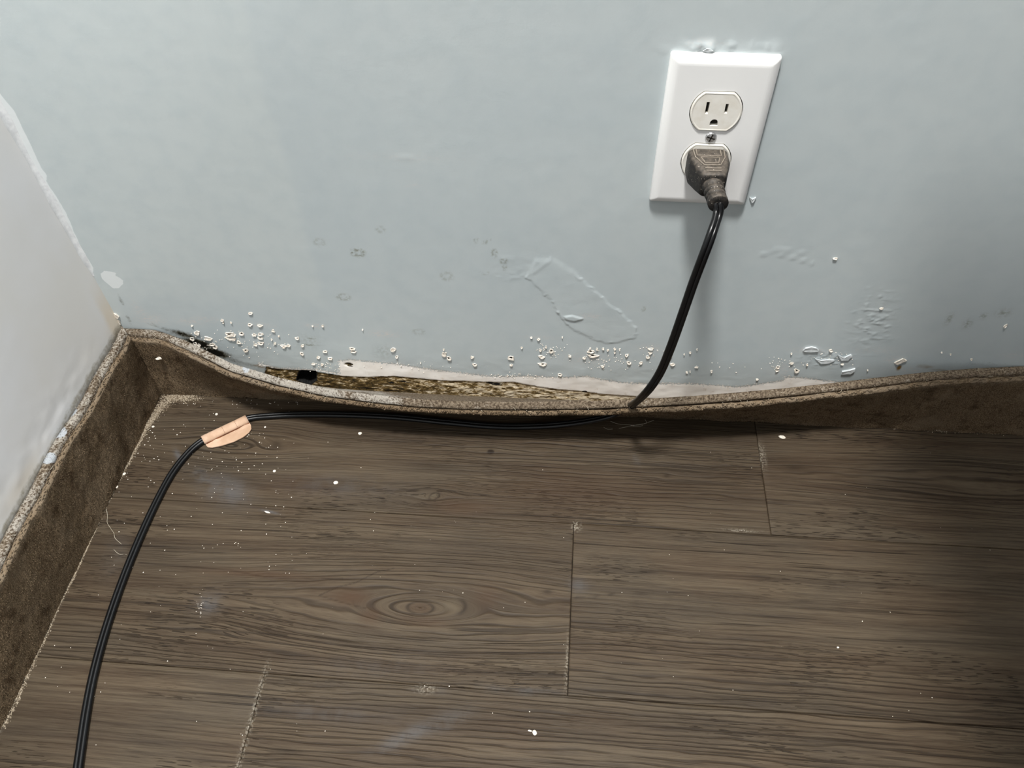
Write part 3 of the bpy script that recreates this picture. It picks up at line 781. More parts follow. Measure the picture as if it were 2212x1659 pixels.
def strip(fn, Hf, s_list, name, label):
    base = None
    HB = Hf
    hs = np.concatenate([np.linspace(0, HB - .003, 20), [HB - .0012, HB]])
    # backing: back face up, top, front face down
    prof = [(h, 0) for h in hs] + [(HB + .0003, TB * .3), (HB + .0001, TB * .7), (HB - .0004, TB)] + [(HB - .003, TB + .0002), (HB * .5, TB), (0, TB)]
    vs = []; dusty = []; paint = []
    for i, s in enumerate(s_list):
        for (h, nn) in prof:
            jit = .0005 * float(fbm(s * 260, nn * 700 + h * 40)) if h > HB - .002 else 0
            p = fn(s, h + jit, nn)
            vs.append(p); dusty.append(1.0 if h > HB - .004 else 0.0)
    vs = np.array(vs)
    np_ = len(prof)
    o = mesh_obj(name, vs, grid_faces(len(s_list), np_), M['backing'], smooth=True, attrs=dict(dusty=strip_dust(vs, name), paint=strip_paint(vs, name)))
    tag(o, label, kind='structure')
    # pile body
    HP = HB - .0022
    hp = np.linspace(0.0, HP - .002, 26)
    prof2 = [(HP - .006, TB), (HP - .0030, TB + .0012), (HP - .0006, TB + TP * .38), (HP - .0004, TB + TP * .75), (HP - .0018, TB + TP)] + [(h, TB + TP) for h in hp[::-1]]
    vs = []; fray = []
    for i, s in enumerate(s_list):
        for q, (h, nn) in enumerate(prof2):
            nz = .0011 * float(fbm(s * 420, h * 420 + 3, 2)) if q > 0 else 0
            lump = .0016 * float(fbm(s * 40 + 7, h * 30, 2)) if q > 0 else 0
            vs.append(fn(s, h, nn + nz + lump - .001)); fray.append(sstep(HP - .008, HP - .001, h) * .7 * (1 - .8 * (fn is back_pt) * float(sstep(.14, .25, s) * sstep(.56, .45, s))))
    pile = mesh_obj('pile', vs, grid_faces(len(s_list), len(prof2)), M['pile'], o, smooth=True, attrs=dict(fray=fray))
    # tufts
    tv, tf, tfr = [], [], []
    smin, smax = s_list[0], s_list[-1]
    pitch = .00155
    for s in np.arange(smin, smax, pitch):
        for h in np.concatenate([np.arange(.0015, HP - .001, pitch * 1.15), [HP - .0004]]):
            s2 = s + rng.uniform(-.0007, .0007); h2 = min(h + rng.uniform(-.0007, .0007), HP)
            if s2 < smin: continue
            top = h > HP - .002
            ln = rng.uniform(.0005, .0014)
            lump = .0016 * float(fbm(s2 * 40 + 7, h2 * 30, 2))
            n0 = TB + (rng.uniform(.4, 1.0) * TP if top else TP) + lump - .0016
            c = np.array(fn(s2, h2, n0)); tip = np.array(fn(s2 + rng.uniform(-.0012, .0012), h2 - ln * rng.uniform(-.1, .8) + (0.0010 if top else 0), n0 + ln))
            wd_ = .00125 if top else .00075
            e1 = np.array(fn(s2 + wd_, h2, n0)) - c; e2 = np.array(fn(s2, max(h2 - .00075, 0), n0)) - c
            b0 = len(tv)
            tv += [c - e1, c + e2, c + e1, c - e2, tip - e1 * .5, tip + e1 * .5 - e2 * .4]
            tf += [(b0, b0 + 1, b0 + 4), (b0 + 1, b0 + 2, b0 + 5), (b0 + 1, b0 + 5, b0 + 4), (b0 + 2, b0 + 3, b0 + 5), (b0 + 3, b0, b0 + 4), (b0 + 3, b0 + 4, b0 + 5)]
            fr = float(sstep(HP - .008, HP - .001, h)) * rng.uniform(.2, 1) * .8 * (1 - .75 * (fn is back_pt) * float(sstep(.14, .25, s) * sstep(.56, .45, s))) + (0.25 if rng.random() < .08 else 0)
            tfr += [fr] * 6
    tv = np.array(tv)
    t = mesh_obj('tufts', tv, np.array(tf), M['pile'], o, attrs=dict(fray=tfr))
    tag(t, 'short matted brown carpet tufts', kind='stuff')
    return o
def strip_dust(vs, name):
    return np.where(vs[:, 2] > .03, .55 if name == 'baseboard_left' else .3, .1) + (.5 * sstep(.05, .15, vs[:, 0]) * sstep(.30, .20, vs[:, 0]) - .5 * sstep(.24, .32, vs[:, 0]) if name == 'baseboard_back' else 0)
def strip_paint(vs, name):
    a = np.zeros(len(vs))
    pts = [on_plane(530, 797, 2, .073), on_plane(1990, 815, 2, .071), on_plane(2000, 811, 2, .071)] if name == 'baseboard_back' else [on_plane(193, 808, 2, .086), on_plane(152, 890, 2, .086), on_plane(105, 990, 2, .086), on_plane(130, 935, 2, .086)]
    for p in pts:
        d = np.linalg.norm(vs - p, axis=1)
        a = np.maximum(a, np.exp(-(d / (.0045 if name == 'baseboard_back' else .007)) ** 2))
    return a
sl_back = np.concatenate([np.arange(0, .90, .0030), np.arange(.9, 1.0, .02)])
sl_left = np.arange(0, .44, .0030)
b_back = strip(back_pt, H0, sl_back, 'baseboard_back', 'brown carpet skirting strip sagging away from the blue grey wall')
b_left = strip(left_pt, .086, sl_left, 'baseboard_left', 'brown carpet skirting strip standing along the white left wall')
# torn fibres and lint on the strips' top edges
fv, ff = [], []
def fibre(v_, f_, pts, r):
    k = 4
    P = np.array(pts, float)
    for i in range(len(P)):
        d = P[min(i + 1, len(P) - 1)] - P[max(i - 1, 0)]; d /= np.linalg.norm(d) + 1e-12
        a = np.cross(d, (0, 0, 1.0)); 
        if np.linalg.norm(a) < .1: a = np.cross(d, (1.0, 0, 0))
        a /= np.linalg.norm(a); b = np.cross(d, a)
        for q in range(k):
            t = q * 2 * math.pi / k
            v_.append(P[i] + r * (math.cos(t) * a + math.sin(t) * b))
    b0 = len(v_) - k * len(P)
    for i in range(len(P) - 1):
        for q in range(k):
            f_.append((b0 + i * k + q, b0 + i * k + (q + 1) % k, b0 + (i + 1) * k + (q + 1) % k, b0 + (i + 1) * k + q))
for q in range(200):
    if q < 80:
        s = rng.uniform(0, .32); p = np.array(left_pt(s, .086, rng.uniform(0, TB + 3e-3)))
    else:
        s = rng.uniform(0, .84); p = np.array(back_pt(s, H0, rng.uniform(0, TB + 3e-3)))
    d = rng.normal(size=3) * .0008; d[2] = abs(d[2]) * .5
    fibre(fv, ff, [p, p + d, p + d * 1.8 + rng.normal(size=3) * .0005], .00011)
lint = mesh_obj('lint', fv, ff, M['fibre'], b_back)
tag(lint, 'loose lint and frayed backing threads', kind='stuff')

# ------------------------------------------------------------------ dust, residue and crumbs
def granules(name, pts_r, mat, parent=None, flat=.6):
    v_, f_ = [], []
    for (p, r) in pts_r:
        b0 = len(v_); a0 = rng.random() * 6
        for k in range(5):
            t = a0 + k * 2 * math.pi / 5; rr = r * rng.uniform(.75, 1.25)
            v_.append((p[0] + rr * math.cos(t), p[1] + rr * math.sin(t), p[2] - .0001))
        v_.append((p[0], p[1], p[2] + r * flat))
        f_ += [(b0 + k, b0 + (k + 1) % 5, b0 + 5) for k in range(5)]
    return mesh_obj(name, v_, f_, mat, parent)
res = []
path = [((378, 852), 26), ((355, 872), 22), ((335, 896), 13), ((318, 920), 10), ((300, 952), 9), ((280, 990), 9), ((262, 1022), 8), ((245, 1055), 6), ((225, 1100), 4), ((205, 1145), 3), ((185, 1190), 2.5),
        ((160, 1245), 4), ((130, 1300), 4), ((100, 1370), 6), ((70, 1430), 8), ((40, 1500), 10), ((5, 1570), 10)]
for (a, wa), (b, wb) in zip(path[:-1], path[1:]):
    pa, pb = FL(*a), FL(*b)
    L_ = np.linalg.norm(pb - pa)
    for q in range(int(L_ * 1000 * 26 * (1 if wa > 5 else .7) * (1 if a[1] < 1180 else .35))):
        t = rng.random(); p = pa + (pb - pa) * t; wd = (wa * (1 - t) + wb * t) * .00036
        p = p + np.array([rng.normal() * wd * .45, rng.normal() * wd * .3, 0])
        res.append((p, rng.uniform(.0003, .0008)))
for q in range(900):      # flat heap in the corner
    p = FL(392 + rng.normal() * 20, 858 + rng.normal() * 5); res.append((p, rng.uniform(.0003, .0008)))
for q in range(260):
    u = rng.uniform(1930, 2230); p = FL(u, 925 + (u - 1930) * .045 + rng.normal() * 2.5); res.append((p, rng.uniform(.0003, .0007)))
for q in range(60):
    u = rng.uniform(1735, 1870); p = FL(u, 907 + (u - 1735) * .05 + rng.normal() * .8); res.append((p, rng.uniform(.0003, .0006)))
tag(granules('dust_residue', res, M['residue'], floor, .7), 'pale crumbly residue along the foot of the skirting', kind='stuff')
sp = []
for q in range(150):
    sp.append((FL(rng.uniform(230, 640), rng.uniform(860, 1240)), rng.uniform(.0003, .0007)))
for q in range(60):
    sp.append((FL(310 + rng.normal() * 22, 930 + rng.normal() * 40), rng.uniform(.0003, .0008)))
for q in range(50):
    sp.append((FL(520 + rng.normal() * 60, 960 + rng.normal() * 40), rng.uniform(.0003, .0008)))
for q in range(40):
    sp.append((FL(rng.uniform(80, 700), rng.uniform(1200, 1640)), rng.uniform(.0003, .0006)))
for q in range(60):
    sp.append((FL(rng.uniform(600, 2150), rng.uniform(930, 1640)), rng.uniform(.0002, .0006)))
for q in range(20):
    sp.append((FL(400 + rng.uniform(0, 250), 862 + rng.uniform(0, 14)), rng.uniform(.0004, .0007)))
for q in range(26):
    sp.append((FL(433 + rng.normal() * 4, 1308 + rng.normal() * 14), rng.uniform(.0003, .0005)))
tag(granules('plaster_dust', sp, M['dust'], None, .6), 'fine white plaster specks scattered over the plank floor', 'dust', kind='stuff')
def crumb(u, v, wpx, hpx, lbl, mat=M['dust'], hgt=.0007, ang=0.0):
    p = FL(u, v); r = np.random.default_rng(int(u * 7 + v))
    k = 9; v_ = []
    a = wpx * .00036 / 2; b = hpx * .00047 / 2
    for lv, (f, z) in enumerate(((1.0, 0), (.95, hgt * .7), (.6, hgt))):
        for q in range(k):
            t = q * 2 * math.pi / k; rr = 1 + .12 * r.uniform(-1, 1)
            x, y = a * f * rr * math.cos(t), b * f * rr * math.sin(t)
            v_.append((x * math.cos(ang) - y * math.sin(ang), x * math.sin(ang) + y * math.cos(ang), z))
    v_.append((0, 0, hgt))
    f_ = []
    for l in range(2):
        for q in range(k):
            j = (q + 1) % k; f_.append((l * k + q, l * k + j, (l + 1) * k + j, (l + 1) * k + q))
    f_ += [(2 * k + q, 2 * k + (q + 1) % k, 3 * k) for q in range(k)]
    o = mesh_obj('plaster_crumb', v_, f_, mat); o.location = (p[0], p[1], .0001)
    tag(o, lbl, 'plaster crumb', 'larger white plaster crumbs on the floor')
crumb(725.5, 1043, 12, 8, 'round white plaster crumb in the middle of the top plank, left of the small knot', ang=.2)
crumb(778, 936.5, 10, 7, 'round white crumb below the horizontal run of black cord')
crumb(1689, 944, 19, 8, 'flat elongated white chip in the dark right of the upper plank joint', ang=-.15)
crumb(1155, 1583, 9, 8, 'white crumb near the bottom centre of the floor', ang=.4)
crumb(1145, 1579, 9, 2.5, 'thin white sliver touching the crumb near the bottom centre', ang=-.15)
crumb(578, 1107, 17, 3.5, 'thin pale paint sliver on the plank seam right of the blue smear', ang=-.25)
crumb(593, 1018, 8, 6, 'small white crumb below right of the peach tape tag')
crumb(269, 1024, 8, 7, 'pale crumb at the left skirting foot above the first plank seam')
crumb(253, 1052, 6, 6, 'round white crumb against the residue at the first plank seam')
crumb(331, 922, 8, 5, 'white crumb beside the residue near the carpet corner')
crumb(468, 895, 7, 6, 'cloudy white crumb just above the peach tape tag')
crumb(573, 923, 5, 5, 'tiny white crumb right of the peach tape tag below the cord')
crumb(1810, 1399, 5, 3, 'tiny crumb on the right part of the middle plank')
# crumbs stuck in the carpet by the corner
for (u, v, lbl) in [(340, 757, 'white plaster crumb caught in the back carpet strip by the corner')]:
    best = np.array(back_pt(.024, .0575, TB + TP + .0016))
    vs, fs = crater(0, 0, .005, .003, False, 5)
    o = mesh_obj('plaster_crumb', np.array(vs) * np.array([1, 2, 1]), fs, M['dust']); o.location = best; o.rotation_euler = (-.5, 0, -.4)
    tag(o, lbl, 'plaster crumb', 'plaster crumbs caught in carpet')

# hairs
def strand_obj(name, lbl, curves, r, cat='fibre', mat=M['fibre'], loc=None):
    v_, f_ = [], []
    for c in curves: fibre(v_, f_, c, r)
    V_ = np.array(v_); o0 = V_.mean(0)
    o = mesh_obj(name, V_, f_, mat, origin=o0)
    tag(o, lbl, cat)
    return o
def smooth_path(P, n=40):
    P = np.array(P, float)
    Q = np.vstack([2 * P[0] - P[1], P, 2 * P[-1] - P[-2]])
    out = []
    segs = len(P) - 1
    per = max(2, n // segs)
    for i in range(segs):
        p0, p1, p2, p3 = Q[i], Q[i + 1], Q[i + 2], Q[i + 3]
        for t in np.arange(per) / per:
            out.append(.5 * ((2 * p1) + (-p0 + p2) * t + (2 * p0 - 5 * p1 + 4 * p2 - p3) * t * t + (-p0 + 3 * p1 - 3 * p2 + p3) * t ** 3))
    out.append(P[-1])
    return np.array(out)
def F2(l, ox, oy, sc, z=.0006): return [FL(ox + a / sc, oy + b / sc, z + .0006 * math.sin(i * 2.1)) for i, (a, b) in enumerate(l)]
strand_obj('hair', 'wispy pale tangle of pet hair on the dark floor below the cord bend',
           [smooth_path(F2([(1410, 1018), (1480, 1042), (1560, 1050), (1640, 1055), (1700, 1050), (1760, 1030), (1825, 1010)], 1000, 680, 4.424)),
            smooth_path(F2([(1490, 1085), (1560, 1072), (1620, 1060), (1700, 1045), (1755, 1035), (1740, 1000)], 1000, 680, 4.424)),
            smooth_path(F2([(1345, 1075), (1380, 1092), (1430, 1092)], 1000, 680, 4.424)),
            smooth_path(F2([(1600, 1055), (1640, 1068), (1690, 1065), (1720, 1058)], 1000, 680, 4.424))], .00014, 'hair')
strand_obj('thread', 'thin tan thread curling on the floor beside the left skirting strip',
           [smooth_path(F2([(1270, 770), (1285, 860), (1280, 930), (1320, 1000), (1360, 1060), (1375, 1120), (1450, 1190)], 0, 960, 5.53))], .00018, 'thread')
strand_obj('thread', 'short faint thread between the left skirting and the black cord',
           [smooth_path(F2([(1360, 1255), (1400, 1295), (1440, 1315), (1470, 1312)], 0, 960, 5.53))], .00016, 'thread')

rub = []
for q in range(2600):
    x = rng.uniform(.17, .475); dep = np.interp(x, [.17, .25, .40, .475], [.004, .013, .013, .003])
    rub.append((np.array([x, -rng.random() ** .8 * dep - .0005, .0]), rng.uniform(.0005, .0014)))
tag(granules('crumbled_plaster', rub, M['rubble'], wall_back, 1.0), 'crumbled cream plaster lying behind the sagging strip', kind='stuff')
# ------------------------------------------------------------------ power outlet
OX, OZ = .5145, .3015
outlet = empty('power_outlet', (OX, 0, OZ))
outlet.rotation_euler = (0, math.radians(1.0), 0)
tag(outlet, 'white duplex power outlet with paint-edged cover plate on the blue grey wall', 'outlet')
def rrect(w_, h_, r, k=4):
    pts = []
    for cx, cz, a0 in ((w_ / 2 - r, h_ / 2 - r, 0), (-w_ / 2 + r, h_ / 2 - r, 90), (-w_ / 2 + r, -h_ / 2 + r, 180), (w_ / 2 - r, -h_ / 2 + r, 270)):
        for i in range(k + 1):
            a = math.radians(a0 + 90 * i / k); pts.append((cx + r * math.cos(a), cz + r * math.sin(a)))
    return pts
def duplex(r=.01725, hh=.0143, k=14):
    a = math.asin(hh / r)
    pts = []
    for i in range(k + 1):
        t = -a + 2 * a * i / k; pts.append((r * math.cos(t), r * math.sin(t)))
    for i in range(k + 1):
        t = math.pi - a + 2 * a * i / k; pts.append((r * math.cos(t), r * math.sin(t)))
    return pts
def loop_verts(bm, pts, y, cx=0, cz=0):
    return [bm.verts.new((cx + x, y, cz + z)) for x, z in pts]
def bridge(bm, A, B):
    n_ = len(A)
    for i in range(n_): bm.faces.new((A[i], A[(i + 1) % n_], B[(i + 1) % n_], B[i]))
def fill_edges(bm, loops):
    es = []
    for L in loops:
        for i in range(len(L)):
            a, b = L[i], L[(i + 1) % len(L)]
            e = bm.edges.get((a, b)) or bm.edges.new((a, b)); es.append(e)
    bmesh.ops.triangle_fill(bm, use_beauty=True, use_dissolve=False, edges=es)
bm = bmesh.new()
W_, H_ = .0702, .1146
rings = [(0, .0005), (0, -.0024), (.0003, -.0031), (.0010, -.0038), (.0022, -.0047), (.0034, -.0053), (.0045, -.0057), (.0056, -.00592), (.0066, -.0060)]
prev = None
for ins, y in rings:
    L = loop_verts(bm, rrect(W_ - 2 * ins, H_ - 2 * ins, max(.0018 - ins * .2, .0008)), y)
    if prev: bridge(bm, prev, L)
    prev = L
inner = []
SP = .01935
for cz in (SP, -SP):
    L1 = loop_verts(bm, duplex(.0176, .0146), -.0060, 0, cz); L2 = loop_verts(bm, duplex(.0176, .0146), -.0030, 0, cz)
    bridge(bm, L1, L2); inner.append(L1)
cpts = [(.0022 * math.cos(i * math.pi / 5), .0022 * math.sin(i * math.pi / 5)) for i in range(10)]
L1 = loop_verts(bm, cpts, -.0060); inner.append(L1)
fill_edges(bm, [prev] + inner)
plate = bm_obj('cover_plate', bm, M['plate'], outlet)
for q in plate.data.polygons: q.use_smooth = abs(q.normal[1]) < .995
# paint left on the plate's top and left edges
def edge_paint(pts, y0, h, nm='paint_smear', mat=None):
    v_ = [(x, y0, z) for x, z in pts] + [(x, y0 + h, z) for x, z in pts]
    n_ = len(pts)
    f_ = [tuple(range(n_))] + [(i, (i + 1) % n_, (i + 1) % n_ + n_, i + n_) for i in range(n_)]
    return mesh_obj(nm, v_, f_, mat, outlet)
M['wallpaint'] = mat_simple('blue_grey_paint_smear', (176, 188, 194), (196, 204, 208), 200, .5, .0003)
edge_paint([(-.0262, .0577), (-.0240, .0564), (-.0200, .0560), (-.0170, .0556), (-.0160, .0566), (-.0140, .0562), (-.0130, .0577)], -.0030, .003, mat=M['wallpaint'])
edge_paint([(.0222, .0577), (.0226, .0560), (.0236, .0550), (.0258, .0548), (.0260, .0562), (.0275, .0566), (.0280, .0577)], -.0036, .0036, mat=M['wallpaint'])
edge_paint([(-.0355, .010), (-.0347, .004), (-.0343, .000), (-.0346, -.0035), (-.0342, -.0045), (-.0348, -.0115), (-.0356, -.0125)], -.0026, .003, mat=M['wallpaint'])
def slot_poly(w_, h_): return [(-w_ / 2, -h_ / 2), (w_ / 2, -h_ / 2), (w_ / 2, h_ / 2), (-w_ / 2, h_ / 2)]
def ground_poly(r=.0027):
    return [(r * math.cos(t), r * math.sin(t) * 1.0) for t in np.linspace(0, math.pi, 9)] + [(-r, -.0022), (r, -.0022)]
for idx, cz in enumerate((SP, -SP)):
    bm = bmesh.new()
    prev = None
    for sc, y in ((1.0, -.0020), (1.0, -.0064), (.985, -.0069), (.95, -.0071), (.90, -.0069)):
        L = loop_verts(bm, [(x * sc, z * sc) for x, z in duplex(.0170, .0140)], y, 0, cz)
        if prev: bridge(bm, prev, L)
        prev = L
    holes = [prev]
    boxes = []
    for poly, cx, dz in ((slot_poly(.0021, .0088), -.0063, .0028), (slot_poly(.0020, .0070), .0063, .0028), (ground_poly(), 0, -.0080)):
        A = loop_verts(bm, poly, -.0069, cx, cz + dz)
        B = loop_verts(bm, poly, -.0030, cx, cz + dz)
        bridge(bm, A, B); holes.append(A); boxes.append((poly, cx, cz + dz))
    fill_edges(bm, holes)
    rc = bm_obj('receptacle', bm, M['recept'], outlet)
    if idx == 0: rc['label'] = 'empty upper receptacle with scuffed face'
    for poly, cx, dz in boxes:
        sb = bmesh.new()
        A = loop_verts(sb, [(x * 1.02, z * 1.02) for x, z in poly], -.0034, cx, dz); sb.faces.new(A)
        B = loop_verts(sb, [(x * 1.02, z * 1.02) for x, z in poly], -.0026, cx, dz); sb.faces.new(B)
        bridge(sb, A, B)
        bm_obj('slot', sb, M['hole'], rc)
# smear of paint by the right-hand slot
edge_paint([(.0015, SP + .0135), (.0035, SP + .0138), (.0042, SP + .0110), (.0070, SP + .0100), (.0085, SP + .0085), (.0075, SP + .0070), (.0050, SP + .0075), (.0042, SP + .0050), (.0022, SP + .0045), (.0030, SP + .0072), (.0010, SP + .0090)],
           -.0076, .0008, mat=M['recept'])
# dark sheets behind receptacles, standing in for shade in the gap
gb = bmesh.new()
for cz in (SP, -SP):
    A = loop_verts(gb, duplex(.0178, .0148), -.0028, 0, cz); gb.faces.new(A)
bm_obj('gap_shade', gb, M['hole'], outlet)
# screw
sb = bmesh.new()
prev = None
for r, y in ((.0038, -.0058), (.0039, -.0064), (.0032, -.0071), (.0018, -.0074)):
    L = loop_verts(sb, [(r * math.cos(i * math.pi / 8), r * math.sin(i * math.pi / 8)) for i in range(16)], y)
    if prev: bridge(sb, prev, L)
    prev = L
sb.faces.new(prev)
screw = bm_obj('screw', sb, M['screw'], outlet)
cb = bmesh.new()
for a in (.3, .3 + math.pi / 2):
    bmesh.ops.create_cube(cb, size=1, matrix=Matrix.Translation((0, -.0073, 0)) @ Matrix.Rotation(a, 4, 'Y') @ Matrix.Diagonal((.0056, .0006, .0009, 1)))
bm_obj('screw_slot', cb, M['hole'], screw)

# ------------------------------------------------------------------ power cord: plug, strain relief, twin cable
PCX, PCZ = OX - .0001 - .00035, OZ - SP
cord = empty('power_cable', (PCX, -.0072, PCZ))
tag(cord, 'black twin-lead power cord plugged into the lower outlet socket and trailing over the floor', 'power cord')
def yawx(y): return -.12 * min(0, y + .006)
def sect(w_, h_, y, k=20, sq=3.2):
    pts = []
    for i in range(k):
        t = 2 * math.pi * (i + .5) / k
        c, s_ = math.cos(t), math.sin(t)
        pts.append((yawx(y) + w_ / 2 * math.copysign(abs(c) ** (2 / sq), c), y, h_ / 2 * math.copysign(abs(s_) ** (2 / sq), s_)))
    return pts
body = [(.0266, .0212, 0, 6), (.0276, .0220, -.0010, 6), (.0276, .0220, -.0118, 6), (.0270, .0218, -.0130, 6), (.0220, .0200, -.0205, 6), (.0178, .0186, -.0262, 5), (.0168, .0180, -.0275, 5), (.0150, .0160, -.0282, 4)]
def loft(sections, k, cap=True, dz=0.0):
    v_ = []
    for (w_, h_, y, sq) in sections:
        v_ += [(x, yy, z + dz * y) for x, yy, z in sect(w_, h_, y, k, sq)]
    f_ = []
    for a in range(len(sections) - 1):
        for i in range(k):
            j = (i + 1) % k; f_.append((a * k + i, a * k + j, (a + 1) * k + j, (a + 1) * k + i))
    if cap: f_ += [tuple(range(k)), tuple((len(sections) - 1) * k + i for i in reversed(range(k)))]
    return v_, f_
def local_obj(name, v_, f_, mat, parent, smooth=True, bevel=None):
    me = bpy.data.meshes.new(name); me.from_pydata([tuple(p) for p in v_], [], f_); me.update(); me.materials.append(mat)
    bb = bmesh.new(); bb.from_mesh(me); bmesh.ops.recalc_face_normals(bb, faces=bb.faces); bb.to_mesh(me); bb.free()
    if smooth: me.polygons.foreach_set('use_smooth', np.ones(len(me.polygons), bool))
    o = bpy.data.objects.new(name, me); link(o, parent); return o
v_, f_ = loft(body, 40)
plug = local_obj('plug', v_, f_, M['plug'], cord)
plug['label'] = 'dusty moulded plug with embossed grip panel'
# embossed frame on the plug's top face
def top_z(y):
    ys_ = [-b[2] for b in body]; hs_ = [b[1] / 2 for b in body]
    return float(np.interp(-y, ys_, hs_))
def ridge(name, pts, r, closed=False, lift=.0001):
    P = [np.array((x + yawx(y), y, top_z(y) + lift)) for x, y in pts]
    if closed: P = P + [P[0]]
    D = []
    for a, b in zip(P[:-1], P[1:]):
        for t in np.linspace(0, 1, 5)[:-1]: 
            q = a + (b - a) * t; q[2] = top_z(q[1]) + lift; D.append(q)
    D.append(P[-1])
    v_, f_ = [], []
    fibre(v_, f_, D, r)
    o = local_obj(name, v_, f_, M['plug'], plug, smooth=True)
    at = o.data.attributes.new('ridge', 'FLOAT', 'POINT'); at.data.foreach_set('value', np.ones(len(v_), np.float32))
    return o
ridge('grip_ridge', [(-.0085, -.0005), (-.0085, -.0085), (.0080, -.0085), (.0080, -.0005)], .00045)
ridge('grip_ridge', [(-.0105, -.0005), (-.0100, -.0105), (-.0055, -.0185), (.0055, -.0185), (.0100, -.0105), (.0105, -.0005)], .00050)
ridge('grip_ridge', [(-.0064, -.0105), (.0064, -.0105), (.0045, -.0165), (-.0045, -.0165)], .00045, closed=True)
ridge('grip_ridge', [(-.0055, -.0215), (.0055, -.0215)], .00045)
ridge('grip_ridge', [(-.0050, -.0240), (.0050, -.0240)], .00045)
rel = [(.0148, .0142, -.0275, 2), (.0150, .0146, -.0285, 2)]
y = -.0285
for k in range(3):
    d0 = .0146 - k * .0005
    rel += [(d0, d0, y - .0006, 2), (d0, d0, y - .0031, 2), (d0 - .0032, d0 - .0032, y - .0033, 2), (d0 - .0032, d0 - .0032, y - .0043, 2)]
    y -= .0046
rel += [(.0138, .0138, y - .0002, 2), (.0138, .0138, y - .0040, 2), (.0126, .0126, y - .0046, 2), (.0060, .0060, y - .0044, 2)]
yend = y - .0045
v_, f_ = loft(rel, 20, dz=.02)
local_obj('strain_relief', v_, f_, M['plug'], cord)
# blades going into the socket
bb = bmesh.new()
for cx in (-.0063, .0063):
    bmesh.ops.create_cube(bb, size=1, matrix=Matrix.Translation((cx, .0017, .0028)) @ Matrix.Diagonal((.0014, .0036, .0060, 1)))
bm_obj('blade', bb, M['screw'], cord)

start = np.array([PCX + yawx(yend), -.0072 + yend + .002, PCZ + .02 * yend])
print('cord start', start, 'px')
cp = [start + np.array([0, .010, .002]), start, start + np.array([.0006, -.0045, -.0062])]
def wy(u, v, y): cp.append(on_plane(u, v, 1, y))
def wz(u, v, z): cp.append(FL(u, v, z))
wy(1532, 520, -.072); wy(1500, 605, -.077); wy(1474, 680, -.080); wy(1449, 750, -.0815); wy(1424, 808, -.0815)
wy(1392, 852, -.0800); wz(1352, 883, .0470); wz(1300, 903, .0260); wz(1220, 916, .0100); wz(1140, 921, .0040); wz(1060, 920, .0026)
wz(960, 911, .0026); wz(860, 901, .0024); wz(760, 896, .0024); wz(660, 895, .0024); wz(590, 898, .0026); wz(535, 904, .0030); wz(486, 925, .0032); wz(436, 953, .0030)
wz(405, 980, .0024); wz(372, 1022, .0023); wz(340, 1080, .0023); wz(305, 1155, .0023); wz(272, 1235, .0023); wz(243, 1315, .0023); wz(218, 1395, .0023); wz(199, 1470, .0023)
wz(185, 1545, .0023); wz(174, 1620, .0023); wz(168, 1665, .0023)
last = cp[-1]; d = last - cp[-2]
for k in range(1, 7): cp.append(last + d * k * 1.2 + np.array([.0015 * k * k, 0, 0])); cp[-1][2] = .0023
path3 = smooth_path(cp, 260)
# twin-lead cross-section swept with its broad side facing the floor / camera
def sweep(P, sec, up_fn):
    v_ = []; k = len(sec)
    for i in range(len(P)):
        d = P[min(i + 1, len(P) - 1)] - P[max(i - 1, 0)]; d = d / (np.linalg.norm(d) + 1e-12)
        up = up_fn(i); a = np.cross(up, d); a /= np.linalg.norm(a) + 1e-12; b = np.cross(d, a)
        for (x, y) in sec: v_.append(P[i] + a * x + b * y)
    f_ = []
    for i in range(len(P) - 1):
        for q in range(k):
            j = (q + 1) % k; f_.append((i * k + q, i * k + j, (i + 1) * k + j, (i + 1) * k + q))
    return v_, f_
sec = []
R_, O_ = .00215, .00145
lim = math.radians(150)
for i in range(13):
    t = -lim + 2 * lim * i / 12; sec.append((O_ + R_ * math.cos(t), R_ * math.sin(t)))
for i in range(13):
    t = math.pi - lim + 2 * lim * i / 12; sec.append((-O_ + R_ * math.cos(t), R_ * math.sin(t)))
nP = len(path3)
def upf(i):
    p = path3[i]
    t = sstep(.10, .02, p[2])
    u_ = np.array([0, -1.0, 0]) * (1 - t) + np.array([0, 0, 1.0]) * t + np.array([0, -.35, 0]) * (1 - t) * t
    return u_ / np.linalg.norm(u_)
v_, f_ = sweep(path3, sec, upf)
v_ = np.array(v_) - np.array(cord.location)
cab = local_obj('cable', v_, f_, M['cable'], cord)

# ------------------------------------------------------------------ folded tape tag on the cord
A0 = FL(438, 951, .0034); B0 = FL(534, 905, .0034)
tagE = empty('tape_tag', ((A0[0] + B0[0]) / 2, (A0[1] + B0[1]) / 2, 0))
tag(tagE, 'peach beige tape tag folded around the black cord on the floor', 'tape tag')
ax = B0 - A0; ax /= np.linalg.norm(ax); side = np.array([ax[1], -ax[0], 0])   # towards the camera / lower right
oc = np.array(tagE.location)
v_, f_ = [], []
NL, NR = 14, 16
for i in range(NL + 1):
    c = A0 + (B0 - A0) * i / NL
    for lay, rr in ((0, 1.0), (1, .90)):
        for q in range(NR):
            t = 2 * math.pi * q / NR
            wx, hz = .0050 * rr, .0032 * rr
            v_.append(c - oc + side * wx * math.cos(t) + np.array([0, 0, hz * math.sin(t) + .0000]))
for lay in range(2):
    for i in range(NL):
        for q in range(NR):
            a = i * 2 * NR + lay * NR
            f_.append((a + q, a + (q + 1) % NR, a + 2 * NR + (q + 1) % NR, a + 2 * NR + q))
